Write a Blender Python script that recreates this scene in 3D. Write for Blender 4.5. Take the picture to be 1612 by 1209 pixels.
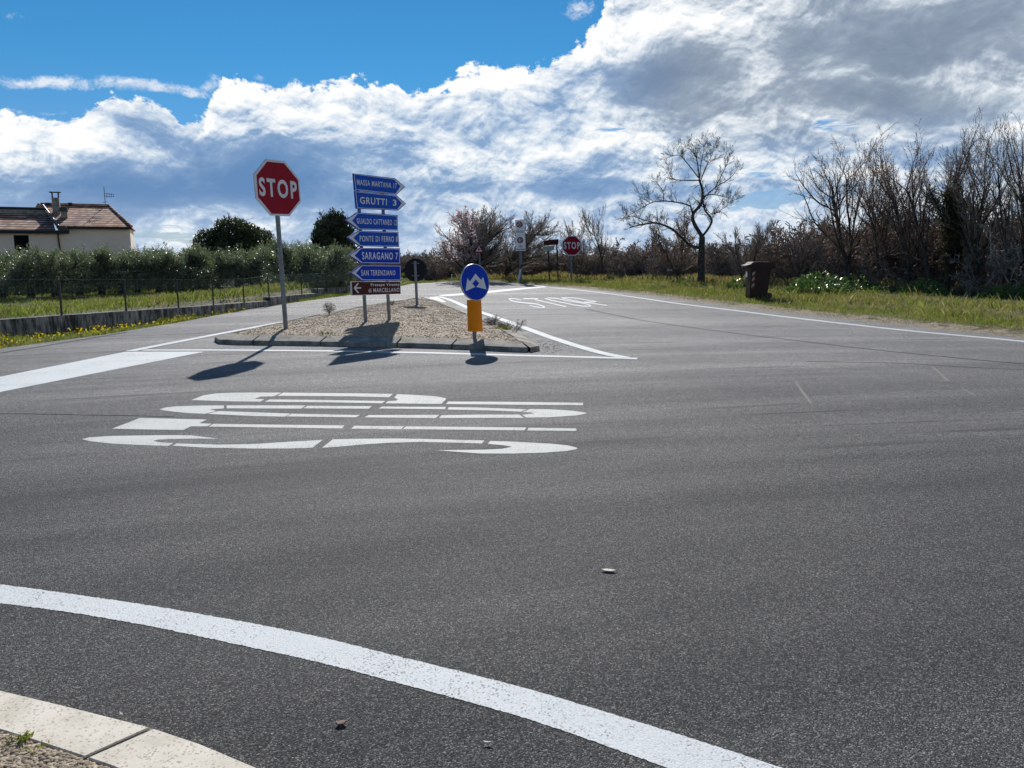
import bpy, bmesh, math, random
import numpy as np
from mathutils import Vector, Matrix
R = math.radians
scene = bpy.context.scene
for o in list(bpy.data.objects): bpy.data.objects.remove(o, do_unlink=True)

# ------------------------------------------------------------ camera
FP, PITCH, CAMH = 1211.0, R(9.43), 1.3          # focal length in photo pixels (1612 wide)
cam_d = bpy.data.cameras.new('camera'); cam = bpy.data.objects.new('camera', cam_d)
scene.collection.objects.link(cam); scene.camera = cam
cam.location = (0, 0, CAMH); cam.rotation_euler = (math.pi/2 - PITCH, 0, 0)
cam_d.sensor_width = 36; cam_d.lens = 36*FP/1612; cam_d.clip_start = 0.05; cam_d.clip_end = 9000

SUN_AZ, SUN_EL = R(-6.1), R(33.3)                # azimuth from +y towards +x

# ------------------------------------------------------------ node helper
class NT:
    def __init__(s, tree): s.t = tree; s.n = tree.nodes; s.l = tree.links
    def node(s, kind, **kw):
        n = s.n.new(kind)
        for k, v in kw.items():
            if k == 'inp':
                for a, b in v.items(): s.put(n, a, b)
            else: setattr(n, k, v)
        return n
    def put(s, n, a, b):
        sock = n.inputs[a]
        if isinstance(b, bpy.types.NodeSocket): s.l.new(b, sock)
        elif isinstance(b, bpy.types.Node): s.l.new(b.outputs[0], sock)
        else: sock.default_value = b
    def m(s, op, a, b=None, c=None, clamp=False):
        n = s.n.new('ShaderNodeMath'); n.operation = op; n.use_clamp = clamp
        s.put(n, 0, a)
        if b is not None: s.put(n, 1, b)
        if c is not None: s.put(n, 2, c)
        return n.outputs[0]
    def v(s, op, a, b=None):
        n = s.n.new('ShaderNodeVectorMath'); n.operation = op; s.put(n, 0, a)
        if b is not None: s.put(n, 3 if op == 'SCALE' else 1, b)
        return n.outputs[0]
    def mr(s, x, a, b, c=0., d=1., smooth=True):
        n = s.n.new('ShaderNodeMapRange'); n.interpolation_type = 'SMOOTHSTEP' if smooth else 'LINEAR'
        s.put(n, 'Value', x); s.put(n, 1, a); s.put(n, 2, b); s.put(n, 3, c); s.put(n, 4, d); return n.outputs[0]
    def noise(s, vec, scale, detail=4., rough=.5, dist=0., dim='3D'):
        n = s.n.new('ShaderNodeTexNoise'); n.noise_dimensions = dim
        s.put(n, 'Vector', vec); s.put(n, 'Scale', scale); s.put(n, 'Detail', detail); s.put(n, 'Roughness', rough); s.put(n, 'Distortion', dist)
        return n.outputs[0]
    def mix(s, f, a, b, mode='MIX'):
        n = s.n.new('ShaderNodeMix'); n.data_type = 'RGBA'; n.blend_type = mode
        s.put(n, 0, f); s.put(n, 6, a); s.put(n, 7, b); return n.outputs[2]
    def ramp(s, f, stops, interp='LINEAR'):
        n = s.n.new('ShaderNodeValToRGB'); s.put(n, 0, f); e = n.color_ramp.elements; n.color_ramp.interpolation = interp
        while len(e) > 1: e.remove(e[-1])
        e[0].position = stops[0][0]; e[0].color = stops[0][1]
        for p, c in stops[1:]: q = e.new(p); q.color = c
        return n.outputs[0]
def C4(r, g, b): return (r, g, b, 1.0)
def srgb(r, g, b):
    f = lambda c: (c/255/12.92) if c/255 <= .04045 else ((c/255+.055)/1.055)**2.4
    return (f(r), f(g), f(b), 1.0)

def pray(px, py):
    x = (px-806)/FP; y = -(py-604.5)/FP
    return (x, math.cos(PITCH)+y*math.sin(PITCH), -math.sin(PITCH)+y*math.cos(PITCH))
def azel(px, py):
    d = pray(px, py); return math.degrees(math.atan2(d[0], d[1])), math.degrees(math.atan2(d[2], math.hypot(d[0], d[1])))

# ------------------------------------------------------------ sky (Nishita plus procedural clouds by direction)
world = bpy.data.worlds.new('World'); scene.world = world; world.use_nodes = True
def build_sky():
    w = NT(world.node_tree); w.n.clear()
    tc = w.node('ShaderNodeTexCoord'); D = w.v('NORMALIZE', tc.outputs['Generated'])
    sx = w.node('ShaderNodeSeparateXYZ', inp={0: D})
    X, Y, Z = sx.outputs
    DEG = 180/math.pi
    az = w.m('MULTIPLY', w.m('ARCTAN2', X, Y), DEG)
    el = w.m('MULTIPLY', w.m('ARCSINE', Z), DEG)
    sky = w.node('ShaderNodeTexSky', sky_type='NISHITA')
    sky.sun_disc = False; sky.sun_elevation = SUN_EL; sky.sun_rotation = SUN_AZ
    sky.air_density = 1.0; sky.dust_density = 0.0; sky.ozone_density = 4.0
    blue = w.mix(1.0, sky.outputs[0], w.mix(w.mr(el, 2., 14.), C4(.50, .62, .88), C4(.27, .74, .95)), 'MULTIPLY')
    # coordinates in degrees, used by all cloud noises
    P = w.node('ShaderNodeCombineXYZ', inp={0: az, 1: w.m('MULTIPLY', el, 1.35), 2: 0.0}).outputs[0]
    wn = w.node('ShaderNodeTexNoise', inp={'Vector': P, 'Scale': .16, 'Detail': 2., 'Roughness': .45})
    warp = w.v('SCALE', w.v('SUBTRACT', wn.outputs['Color'], (.5, .5, .5)), 3.4)
    Q = w.v('ADD', P, warp)
    # upper edge of the cloud bank as elevation over azimuth
    pts = [(-40, 185), (0, 176), (60, 184), (115, 192), (145, 175), (175, 158), (215, 155), (262, 168), (285, 190), (325, 186), (345, 125), (365, 118), (425, 138), (480, 132), (560, 124), (600, 130), (650, 147), (700, 136), (720, 112), (780, 102), (830, 108), (880, 95), (910, 72), (935, 45), (950, 15), (975, -40), (1050, -200)]
    cv = [azel(a, b) for a, b in pts]
    fc = w.node('ShaderNodeFloatCurve'); cm = fc.mapping.curves[0]
    fx = lambda a: (a+60)/120.; fy = lambda e: e/40.
    cs = [(fx(-60), fy(7.6))]+[(fx(a), fy(e)) for a, e in cv if fy(e) < .95]+[(fx(7.5), .93), (fx(25), .97), (fx(60), .8)]
    while len(cm.points) > 2: cm.points.remove(cm.points[-1])
    cm.points[0].location = cs[0]; cm.points[1].location = cs[-1]
    for c in cs[1:-1]: cm.points.new(*c)
    for p_ in cm.points: p_.handle_type = 'VECTOR'
    fc.mapping.update()
    w.put(fc, 0, 1.0); w.put(fc, 1, w.m('MULTIPLY_ADD', az, 1/120., .5))
    edge = w.m('MULTIPLY', fc.outputs[0], 40.)
    def bill(vec, sc, det=6., rough=.55):
        n = w.noise(vec, sc, det, rough)
        return w.m('ABSOLUTE', w.m('SUBTRACT', w.m('MULTIPLY', n, 2.), 1.))
    nb = w.noise(Q, .55, 8., .6)            # lumps about 2 degrees
    nf = w.noise(P, 1.6, 6., .62)
    depth = w.m('SUBTRACT', edge, el)       # degrees below the edge of the bank
    dd = w.m('ADD', depth, w.m('ADD', w.m('MULTIPLY', w.m('SUBTRACT', nb, .5), 3.4), w.m('MULTIPLY', w.m('SUBTRACT', nf, .5), 1.6)))
    mask = w.mr(dd, -.12, .32)
    # blobs: (px, py, radius x px, radius y px, weight)
    def blobs(lst, jitter=1.0):
        J = w.v('SCALE', w.v('SUBTRACT', wn.outputs['Color'], (.5, .5, .5)), 6.*jitter)
        js = w.node('ShaderNodeSeparateXYZ', inp={0: J})
        ja = w.m('ADD', az, js.outputs[0]); je = w.m('ADD', el, w.m('MULTIPLY', js.outputs[1], .7))
        tot = None
        for px, py, rx, ry, wt in lst:
            a, e = azel(px, py)
            dx = w.m('MULTIPLY', w.m('SUBTRACT', ja, a), 1/(rx*.045)); dy = w.m('MULTIPLY', w.m('SUBTRACT', je, e), 1/(ry*.045))
            q = w.m('ADD', w.m('MULTIPLY', dx, dx), w.m('MULTIPLY', dy, dy))
            g = w.m('MULTIPLY', w.m('EXPONENT', w.m('MULTIPLY', q, -1.)), wt)
            tot = g if tot is None else w.m('ADD', tot, g)
        return tot
    # places where the bank opens to blue
    holes = blobs([(1170, 318, 80, 13, .85), (1320, 200, 60, 14, .7), (1000, 205, 70, 10, .7), (850, 205, 60, 9, .45), (1240, 312, 60, 12, .75),
                   (1350, 300, 60, 18, .6), (420, 395, 120, 22, .55), (250, 370, 100, 20, .7), (30, 175, 60, 8, .0), (1190, 285, 60, 12, .5), (480, 350, 60, 25, .3)], .5)
    streak = w.noise(w.node('ShaderNodeCombineXYZ', inp={0: w.m('MULTIPLY', az, .35), 1: w.m('MULTIPLY', el, 2.2), 2: 3.3}).outputs[0], .8, 6., .6, .6)
    hm = w.mr(w.m('ADD', holes, w.m('MULTIPLY', w.m('SUBTRACT', streak, .5), 2.6)), .55, .85, 0., .85)
    mask = w.m('MULTIPLY', mask, w.m('SUBTRACT', 1., hm))
    # thin wisps above the bank
    wisp = blobs([(20, 122, 85, 12, .9), (225, 133, 110, 12, 1.0), (15, 20, 26, 8, .6), (910, 22, 32, 20, 1.0), (335, 122, 20, 14, .7), (408, 118, 16, 10, .8), (300, 148, 40, 7, .5), (60, 172, 120, 8, .6)], .35)
    wm = w.mr(w.m('ADD', wisp, w.m('MULTIPLY', w.m('SUBTRACT', w.noise(Q, .9, 8., .68), .5), 1.9)), .52, 1.25, 0., .75)
    # shade inside the bank: 1 = sunlit white, 0 = slate
    shade_b = blobs([(370, 255, 190, 38, -.95), (180, 290, 150, 30, -.55), (90, 335, 160, 35, -.62), (560, 250, 90, 18, -.35), (330, 300, 200, 35, -.55), (470, 300, 120, 30, -.55), (560, 370, 120, 28, -.45), (640, 350, 90, 25, -.35),
                     (210, 195, 50, 20, -.50), (375, 168, 42, 18, -.5), (650, 178, 60, 24, -.45), (850, 185, 60, 26, -.35), (1040, 115, 110, 42, -.75), (985, 120, 45, 45, -.3), (740, 215, 120, 16, -.45),
                     (1330, 75, 190, 50, -.72), (1560, 40, 140, 50, -.62), (1340, 155, 150, 25, -.75), (1540, 165, 110, 26, -.5), (1200, 30, 120, 30, -.25), (1460, 240, 130, 40, -.35), (1420, 115, 160, 10, .35), (1300, 20, 120, 10, .25), (1100, 190, 50, 30, -.35),
                     (700, 300, 200, 14, -.3), (930, 255, 50, 15, -.5), (1000, 300, 110, 22, -.6), (880, 300, 70, 18, -.45), (1180, 235, 60, 30, -.2),
                     (480, 185, 160, 20, .35), (160, 240, 150, 22, .45), (60, 215, 120, 22, .35), (760, 130, 80, 26, .35), (1060, 40, 80, 30, .5), (950, 60, 50, 30, .5), (1200, 100, 30, 40, .5), (1580, 120, 60, 25, .45), (760, 250, 150, 18, .35), (1120, 180, 20, 20, .2), (1000, 210, 90, 16, .4), (380, 340, 50, 30, .45), (270, 378, 26, 16, .8), (860, 230, 80, 20, .3)], .75)
    # rounded cumulus lumps: smooth voronoi cells at three sizes, lit from above
    def lumps(vec, sc, sm=.38):
        vo = w.node('ShaderNodeTexVoronoi', voronoi_dimensions='2D', feature='SMOOTH_F1', inp={'Vector': vec, 'Scale': sc, 'Smoothness': sm}); return w.m('SUBTRACT', 1., vo.outputs['Distance'])
    jit = w.v('SCALE', w.v('SUBTRACT', w.node('ShaderNodeTexNoise', inp={'Vector': P, 'Scale': 1.1, 'Detail': 5., 'Roughness': .6}).outputs['Color'], (.5, .5, .5)), 1.5)
    L0 = w.v('ADD', Q, jit)
    def relief_of(vec, off):
        a = w.m('ADD', w.m('ADD', w.m('MULTIPLY', lumps(vec, .22), 1.0), w.m('MULTIPLY', lumps(vec, .5), .55)), w.m('MULTIPLY', lumps(vec, 1.15), .30)); return a
    relief = w.m('SUBTRACT', relief_of(L0, 0), relief_of(w.v('ADD', L0, (-.12, .55, 0.)), 0))
    fine = w.m('SUBTRACT', w.noise(Q, 1.3, 6., .55), w.noise(w.v('ADD', Q, (-.05, .20, 0.)), 1.3, 6., .55))
    rim = w.mr(dd, 0., 2.6, .34, 0.)
    streak2 = w.m('MULTIPLY', w.m('SUBTRACT', streak, .5), w.mr(el, 2., 9., .55, .12))
    s = w.m('ADD', .68, w.m('MULTIPLY', shade_b, .86))
    lit = w.mr(shade_b, -.75, .1, .60, 1.)
    for q in (w.m('MULTIPLY', w.m('MULTIPLY', relief, RELIEF), lit), w.m('MULTIPLY', w.m('MULTIPLY', fine, 1.0), lit), rim, streak2, w.mr(el, 1., 10., -.13, -.03), w.m('MULTIPLY', w.m('SUBTRACT', w.noise(Q, .22, 4., .5), .5), 1.5)):
        s = w.m('ADD', s, q)
    s = w.m('MULTIPLY_ADD', w.m('TANH', w.m('MULTIPLY', w.m('SUBTRACT', s, .5), 1.45)), .58, .54, clamp=True)
    ccol = w.ramp(s, [(0., srgb(100, 138, 184)), (.3, srgb(138, 167, 203)), (.52, srgb(185, 203, 224)), (.74, srgb(226, 234, 242)), (.92, srgb(253, 253, 253))])
    # right-hand bank is greyer than the blue slate on the left
    grey = w.ramp(s, [(0., srgb(122, 138, 160)), (.3, srgb(152, 166, 184)), (.52, srgb(190, 201, 213)), (.74, srgb(226, 232, 238)), (.92, srgb(253, 253, 253))])
    ccol = w.mix(w.m('MULTIPLY', w.mr(az, 2., 14.), w.mr(el, 5., 10.)), ccol, grey)
    ccol = w.mix(w.mr(el, 0., 5., .35, 0.), ccol, srgb(205, 220, 240))
    bg1 = w.node('ShaderNodeBackground', inp={0: blue, 1: SKY_STR})
    bg2 = w.node('ShaderNodeBackground', inp={0: ccol, 1: CLOUD_STR})
    mx = w.node('ShaderNodeMixShader', inp={0: w.m('MAXIMUM', mask, wm), 1: bg1.outputs[0], 2: bg2.outputs[0]})
    w.l.new(mx.outputs[0], w.node('ShaderNodeOutputWorld').inputs[0])
SKY_STR, CLOUD_STR, RELIEF = 0.074, 0.92, 1.0
build_sky()
world.cycles.sampling_method = 'MANUAL'; world.cycles.sample_map_resolution = 512

sun_d = bpy.data.lights.new('sun', 'SUN'); sun = bpy.data.objects.new('sun', sun_d); scene.collection.objects.link(sun)
sun_d.energy = 4.6; sun_d.angle = R(.6); sun_d.color = (1.0, .955, .90)
sv = Vector((math.sin(SUN_AZ)*math.cos(SUN_EL), math.cos(SUN_AZ)*math.cos(SUN_EL), math.sin(SUN_EL)))
sun.rotation_euler = sv.to_track_quat('Z', 'Y').to_euler()
scene.view_settings.view_transform = 'Standard'; scene.view_settings.look = 'None'
scene.view_settings.exposure = 0.18; scene.view_settings.gamma = 1.0

# ------------------------------------------------------------ projection helpers (measuring the place)
def G(px, py, z=0.0):
    d = pray(px, py); t = (z-CAMH)/d[2]; return Vector((d[0]*t, d[1]*t, z))
def atY(px, py, Y):
    d = pray(px, py); t = Y/d[1]; return Vector((d[0]*t, Y, CAMH+d[2]*t))
class VP:                                            # a vertical plane through a ground point, running at azimuth az
    def __init__(s, base, azdeg):
        s.b = Vector(base); a = R(azdeg); s.u = Vector((math.sin(a), math.cos(a), 0)); s.n = Vector((math.cos(a), -math.sin(a), 0))
        if s.n.dot(Vector((0, 0, 0))-Vector((s.b.x, s.b.y, 0))) < 0: s.n = -s.n
    def __call__(s, px, py, off=0.0):
        d = Vector(pray(px, py)); o = Vector((0, 0, CAMH)); t = (s.b-o).dot(s.n)/d.dot(s.n); return o+d*t+s.n*off

# ------------------------------------------------------------ mesh helpers
def new_obj(name, me, mat=None, parent=None):
    o = bpy.data.objects.new(name, me); scene.collection.objects.link(o)
    if mat is not None and len(me.materials) == 0: me.materials.append(mat)
    if parent is not None: o.parent = parent
    return o
def tag(o, label=None, cat=None, group=None, kind=None):
    if label: o['label'] = label
    if cat: o['category'] = cat
    if group: o['group'] = group
    if kind: o['kind'] = kind
    return o
def empty(name, loc=(0, 0, 0)):
    o = bpy.data.objects.new(name, None); scene.collection.objects.link(o); o.location = loc; o.empty_display_size = .2; return o
class MB:
    def __init__(s): s.v = []; s.f = []
    def add(s, vs, fs):
        k = len(s.v); s.v += [tuple(v) for v in vs]; s.f += [tuple(i+k for i in f) for f in fs]
    def poly(s, pts): s.add(pts, [range(len(pts))])
    def box(s, c, size, rz=0., taper=1.):
        x, y, z = size[0]/2, size[1]/2, size[2]/2; ca, sa = math.cos(rz), math.sin(rz); vs = []
        for sz in (-1, 1):
            k = taper if sz > 0 else 1
            for sx_, sy in ((-1, -1), (1, -1), (1, 1), (-1, 1)):
                a, b = sx_*x*k, sy*y*k; vs.append((c[0]+a*ca-b*sa, c[1]+a*sa+b*ca, c[2]+sz*z))
        s.add(vs, [(3, 2, 1, 0), (4, 5, 6, 7), (0, 1, 5, 4), (1, 2, 6, 5), (2, 3, 7, 6), (3, 0, 4, 7)])
    def tube(s, p0, p1, r0, r1=None, n=12, caps=True):
        r1 = r0 if r1 is None else r1; p0, p1 = Vector(p0), Vector(p1); d = (p1-p0).normalized()
        a = d.orthogonal().normalized(); b = d.cross(a); vs = []
        for p, r in ((p0, r0), (p1, r1)):
            for i in range(n):
                t = 2*math.pi*i/n; vs.append(p+a*(math.cos(t)*r)+b*(math.sin(t)*r))
        fs = [(i, (i+1) % n, n+(i+1) % n, n+i) for i in range(n)]
        if caps: fs += [tuple(range(n))[::-1], tuple(range(n, 2*n))]
        s.add(vs, fs)
    def plate(s, pts, n, t):                          # traced outline, given real thickness behind its face
        k = len(pts); b = [Vector(p)-n*t for p in pts]
        s.add(list(pts)+b, [tuple(range(k)), tuple(range(2*k-1, k-1, -1))]+[(i, k+i, k+(i+1) % k, (i+1) % k) for i in range(k)])
    def build(s, name, mat, parent=None, org=None, smooth=False, bevel=0.):
        me = bpy.data.meshes.new(name); off = Vector(org) if org is not None else Vector((0, 0, 0))
        me.from_pydata([tuple(Vector(v)-off) for v in s.v], [], s.f); me.validate()
        bm = bmesh.new(); bm.from_mesh(me); bmesh.ops.recalc_face_normals(bm, faces=bm.faces)
        if bevel:
            bmesh.ops.bevel(bm, geom=[e for e in bm.edges if len(e.link_faces) == 2 and e.calc_face_angle(0) > .6], offset=bevel, segments=2, affect='EDGES')
        bm.to_mesh(me); bm.free()
        if smooth: me.polygons.foreach_set('use_smooth', [True]*len(me.polygons))
        o = new_obj(name, me, mat, parent)
        if org is not None and parent is None: o.location = org
        return o
def np_mesh(name, V, F, mat, parent=None, mi=None):
    V = np.asarray(V, dtype=np.float32); F = np.asarray(F, dtype=np.int32); k = F.shape[1]
    me = bpy.data.meshes.new(name); me.vertices.add(len(V)); me.vertices.foreach_set('co', V.ravel())
    me.loops.add(F.size); me.loops.foreach_set('vertex_index', F.ravel())
    me.polygons.add(len(F)); me.polygons.foreach_set('loop_start', np.arange(0, F.size, k, dtype=np.int32)); me.polygons.foreach_set('loop_total', np.full(len(F), k, dtype=np.int32))
    if isinstance(mat, (list, tuple)):
        for m_ in mat: me.materials.append(m_)
    else: me.materials.append(mat)
    if mi is not None: me.polygons.foreach_set('material_index', np.asarray(mi, dtype=np.int32))
    me.update(calc_edges=True)
    return new_obj(name, me, None, parent)

_txt = {}
def text2d(body, bold=.0, spacing=1.0):
    key = (body, bold, spacing)
    if key in _txt: return _txt[key]
    cu = bpy.data.curves.new('t', 'FONT'); cu.body = body; cu.offset = bold; cu.space_character = spacing; cu.resolution_u = 4
    o = bpy.data.objects.new('t', cu); scene.collection.objects.link(o)
    bpy.context.view_layer.update()
    me = bpy.data.meshes.new_from_object(o.evaluated_get(bpy.context.evaluated_depsgraph_get()))
    V = np.array([v.co[:2] for v in me.vertices]); F = [tuple(p.vertices) for p in me.polygons]
    lo, hi = V.min(0), V.max(0); V = (V-lo)/(hi-lo)
    bpy.data.objects.remove(o); bpy.data.curves.remove(cu); bpy.data.meshes.remove(me)
    _txt[key] = (V, F); return V, F
def text_on(mb, body, tl, tr, br, bl, bold=.02, spacing=1.0):
    V, F = text2d(body, bold, spacing); tl, tr, br, bl = map(Vector, (tl, tr, br, bl))
    mb.add([(bl*(1-s)+br*s)*(1-t)+(tl*(1-s)+tr*s)*t for s, t in V], F)

# ------------------------------------------------------------ materials
def mat(name, col=None, rough=.6, metal=0., spec=.5, fn=None, bump=None):
    m = bpy.data.materials.new(name); m.use_nodes = True; t = NT(m.node_tree)
    b = t.n['Principled BSDF']; b.inputs['Roughness'].default_value = rough; b.inputs['Metallic'].default_value = metal
    b.inputs['Specular IOR Level'].default_value = spec
    if col: b.inputs['Base Color'].default_value = col if len(col) == 4 else (*col, 1)
    if fn: fn(t, b)
    return m
def pos(t): return t.node('ShaderNodeNewGeometry').outputs['Position']
def noisy(c1, c2, scale=3., detail=5., rough=.6, lo=.35, hi=.65, bump=0., bscale=40., bdist=.01, stretch=(1, 1, 1), coord=None):
    def fn(t, b):
        p = pos(t) if coord is None else t.node('ShaderNodeTexCoord').outputs[coord]
        q = t.v('MULTIPLY', p, stretch)
        n = t.mr(t.noise(q, scale, detail, rough), lo, hi)
        t.put(b, 'Base Color', t.mix(n, c1 if len(c1) == 4 else (*c1, 1), c2 if len(c2) == 4 else (*c2, 1)))
        if bump:
            bn = t.node('ShaderNodeBump', inp={'Strength': bump, 'Distance': bdist, 'Height': t.noise(q, bscale, 4., .6)}); t.put(b, 'Normal', bn.outputs[0])
    return fn

def asphalt_fn(t, b):
    p = pos(t)
    vo = t.node('ShaderNodeTexVoronoi', inp={'Vector': p, 'Scale': 250.}); vo2 = t.node('ShaderNodeTexVoronoi', inp={'Vector': p, 'Scale': 420.})
    cell = t.node('ShaderNodeSeparateColor', inp={0: vo.outputs['Color']}).outputs[0]
    c2 = t.node('ShaderNodeSeparateColor', inp={0: vo2.outputs['Color']}).outputs[1]
    big = t.noise(p, .35, 5., .6); mid = t.noise(p, 2.2, 5., .6); sp = t.node('ShaderNodeSeparateXYZ', inp={0: p})
    # long wheel-swept streaks
    cx = t.m('SUBTRACT', sp.outputs[0], 9.); cy = t.m('ADD', sp.outputs[1], 26.); rad = t.m('SQRT', t.m('ADD', t.m('MULTIPLY', cx, cx), t.m('MULTIPLY', cy, cy))); ang = t.m('ARCTAN2', cx, cy)
    arc = t.node('ShaderNodeCombineXYZ', inp={0: t.m('MULTIPLY', ang, 3.0), 1: rad, 2: 0.}).outputs[0]
    ps = arc; st = t.noise(ps, 1.3, 6., .6, .4); st2 = t.noise(t.v('MULTIPLY', arc, (1.6, 3.4, 1.)), 2.2, 6., .7, .5)
    base = t.ramp(cell, [(0., C4(.006, .007, .009)), (.30, C4(.030, .031, .035)), (.65, C4(.085, .084, .083)), (.90, C4(.175, .170, .160)), (1., C4(.36, .34, .31))])
    base = t.mix(t.mr(c2, .45, 1., 0., .55), base, C4(.022, .022, .026))
    tone = t.m('ADD', t.m('ADD', t.m('MULTIPLY', big, .55), t.m('MULTIPLY', mid, .25)), t.m('ADD', t.m('MULTIPLY', st, .55), t.m('MULTIPLY', st2, .25)))
    base = t.mix(1., base, t.ramp(t.m('MULTIPLY', tone, .6), [(.30, C4(.62, .64, .67)), (.48, C4(.93, .95, .955)), (.64, C4(1.36, 1.36, 1.32))]), 'MULTIPLY')
    # grazing sun sheen painted into the base colour, paler with distance
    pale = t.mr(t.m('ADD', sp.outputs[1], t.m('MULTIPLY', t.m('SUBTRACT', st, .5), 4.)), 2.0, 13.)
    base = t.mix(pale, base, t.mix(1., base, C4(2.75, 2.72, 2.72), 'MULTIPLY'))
    base = t.mix(t.mr(t.noise(p, .9, 6., .7), .64, .78, 0., .30), base, C4(.17, .16, .14))
    base = t.mix(t.mr(t.noise(ps, .7, 4., .6), .60, .72, 0., .40), base, C4(.032, .032, .036))
    # dark clean asphalt close in front of the kerb and under the old stop bar
    tm = t.m('MULTIPLY', t.mr(t.noise(t.v('MULTIPLY', arc, (.7, 2.6, 1.)), 1.9, 3., .5, 1.2), .60, .68), t.mr(t.noise(p, .5, 3.), .4, .6))
    base = t.mix(t.m('MULTIPLY', tm, .55), base, C4(.026, .026, .03))
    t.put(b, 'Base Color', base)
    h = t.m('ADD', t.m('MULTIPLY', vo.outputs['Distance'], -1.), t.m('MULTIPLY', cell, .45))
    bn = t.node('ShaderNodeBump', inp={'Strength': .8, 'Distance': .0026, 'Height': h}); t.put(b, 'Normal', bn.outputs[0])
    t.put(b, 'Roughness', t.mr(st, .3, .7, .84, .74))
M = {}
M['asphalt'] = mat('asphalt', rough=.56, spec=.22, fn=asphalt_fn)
def paint_fn(lo, hi, wear=1.):
    def fn(t, b):
        p = pos(t)
        vo = t.node('ShaderNodeTexVoronoi', inp={'Vector': p, 'Scale': 190.})
        cell = t.node('ShaderNodeSeparateColor', inp={0: vo.outputs['Color']}).outputs[1]
        n = t.noise(p, 3., 5., .6); n2 = t.noise(p, 1.7, 7., .75)
        col = t.mix(n, (*lo, 1), (*hi, 1)); col = t.mix(t.mr(cell, .2, 1., 0., .28), col, C4(.36, .36, .35))
        w_ = t.m('ADD', t.m('MULTIPLY', cell, .5), t.m('MULTIPLY', n2, .75*wear))
        col = t.mix(t.mr(w_, .78, .93, 0., .75), col, C4(.11, .11, .11))
        t.put(b, 'Base Color', col)
        bn = t.node('ShaderNodeBump', inp={'Strength': .5, 'Distance': .0018, 'Height': t.m('MULTIPLY', vo.outputs['Distance'], -1.)}); t.put(b, 'Normal', bn.outputs[0])
    return fn
M['paint_new'] = mat('paint_new', rough=.75, spec=.2, fn=paint_fn((.62, .65, .65), (.74, .765, .76)))
M['paint_old'] = mat('paint_old', rough=.75, spec=.2, fn=paint_fn((.54, .55, .52), (.68, .68, .64), 1.08))
M['tar'] = mat('tar', (.018, .018, .022), rough=.95, spec=.05)
M['dust'] = mat('dust', rough=.9, fn=noisy((.13, .125, .115), (.22, .21, .19), 20.))
def kerb_fn(t, b):
    p = pos(t); vo = t.node('ShaderNodeTexVoronoi', inp={'Vector': p, 'Scale': 190.}); cell = t.node('ShaderNodeSeparateColor', inp={0: vo.outputs['Color']}).outputs[0]
    c = t.mix(t.mr(t.noise(p, 5., 8., .7), .3, .7), C4(.60, .54, .43), C4(.80, .74, .63))
    c = t.mix(t.mr(cell, .80, .97, 0., .55), c, C4(.24, .20, .15)); c = t.mix(t.mr(t.noise(p, 16., 7., .85), .62, .72, 0., .45), c, C4(.22, .19, .15))
    t.put(b, 'Base Color', c); bn = t.node('ShaderNodeBump', inp={'Strength': .35, 'Distance': .002, 'Height': t.noise(p, 150., 4., .7)}); t.put(b, 'Normal', bn.outputs[0])
M['kerb'] = mat('kerb', rough=.88, spec=.2, fn=kerb_fn)
M['kerb_old'] = mat('kerb_old', rough=.9, fn=noisy((.13, .12, .10), (.38, .345, .29), 5., 10., .8, bump=.5, bscale=60., bdist=.006))
def gravel_fn(t, b):
    p = pos(t); vo = t.node('ShaderNodeTexVoronoi', inp={'Vector': p, 'Scale': 55.})
    cell = t.node('ShaderNodeSeparateColor', inp={0: vo.outputs['Color']}).outputs[0]
    c = t.ramp(cell, [(0., C4(.15, .11, .07)), (.5, C4(.28, .215, .145)), (.85, C4(.42, .34, .24)), (1., C4(.58, .50, .39))])
    c = t.mix(t.mr(t.noise(p, 1.3, 6., .65), .45, .62, 0., .55), c, C4(.30, .22, .145))
    t.put(b, 'Base Color', c)
    bn = t.node('ShaderNodeBump', inp={'Strength': .5, 'Distance': .005, 'Height': t.m('MULTIPLY', vo.outputs['Distance'], -1.)}); t.put(b, 'Normal', bn.outputs[0])
M['gravel'] = mat('gravel', rough=.9, fn=gravel_fn)
M['stone'] = mat('stone', rough=.85, fn=noisy((.18, .135, .088), (.50, .405, .29), 40., 3., .7))
M['soil'] = mat('soil', rough=.95, fn=noisy((.05, .07, .018), (.16, .13, .06), 1.6, 8., .7, .35, .65, bump=.6, bscale=30., bdist=.03))
M['concrete'] = mat('concrete', rough=.9, fn=lambda t, b: t.put(b, 'Base Color', t.mix(t.mr(t.noise(t.v('MULTIPLY', pos(t), (4., 4., .9)), 2.0, 9., .78), .40, .60),
    C4(.030, .030, .029), C4(.30, .29, .265))))
M['galv'] = mat('galv', rough=.45, metal=.3, fn=noisy((.13, .145, .16), (.21, .225, .24), 25.))
M['sign_back'] = mat('sign_back', (.020, .021, .027), rough=.7, spec=.1)
M['alu'] = mat('alu', rough=.35, metal=.7, fn=noisy((.35, .35, .36), (.5, .5, .5), 18.))
def film(name, c, dirt=.12): return mat(name, rough=.5, spec=.12, fn=noisy(tuple(x*(1-dirt) for x in c[:3]), tuple(c[:3]), 6., 6., .65))
M['blue'] = film('blue', (.002, .080, .48)); M['red'] = film('red', (.30, .006, .022)); M['white'] = film('white', (.72, .72, .75))
M['white2'] = film('white2', (.93, .87, .86), .04); M['brown'] = film('brown', (.075, .016, .014)); M['orange'] = film('orange', (.85, .25, .006)); M['black'] = mat('black', (.012, .012, .014), rough=.5)
M['blue2'] = film('blue2', (.001, .045, .46))
M['bin'] = mat('bin', rough=.5, spec=.25, fn=noisy((.022, .009, .008), (.034, .014, .011), 5.))
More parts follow.
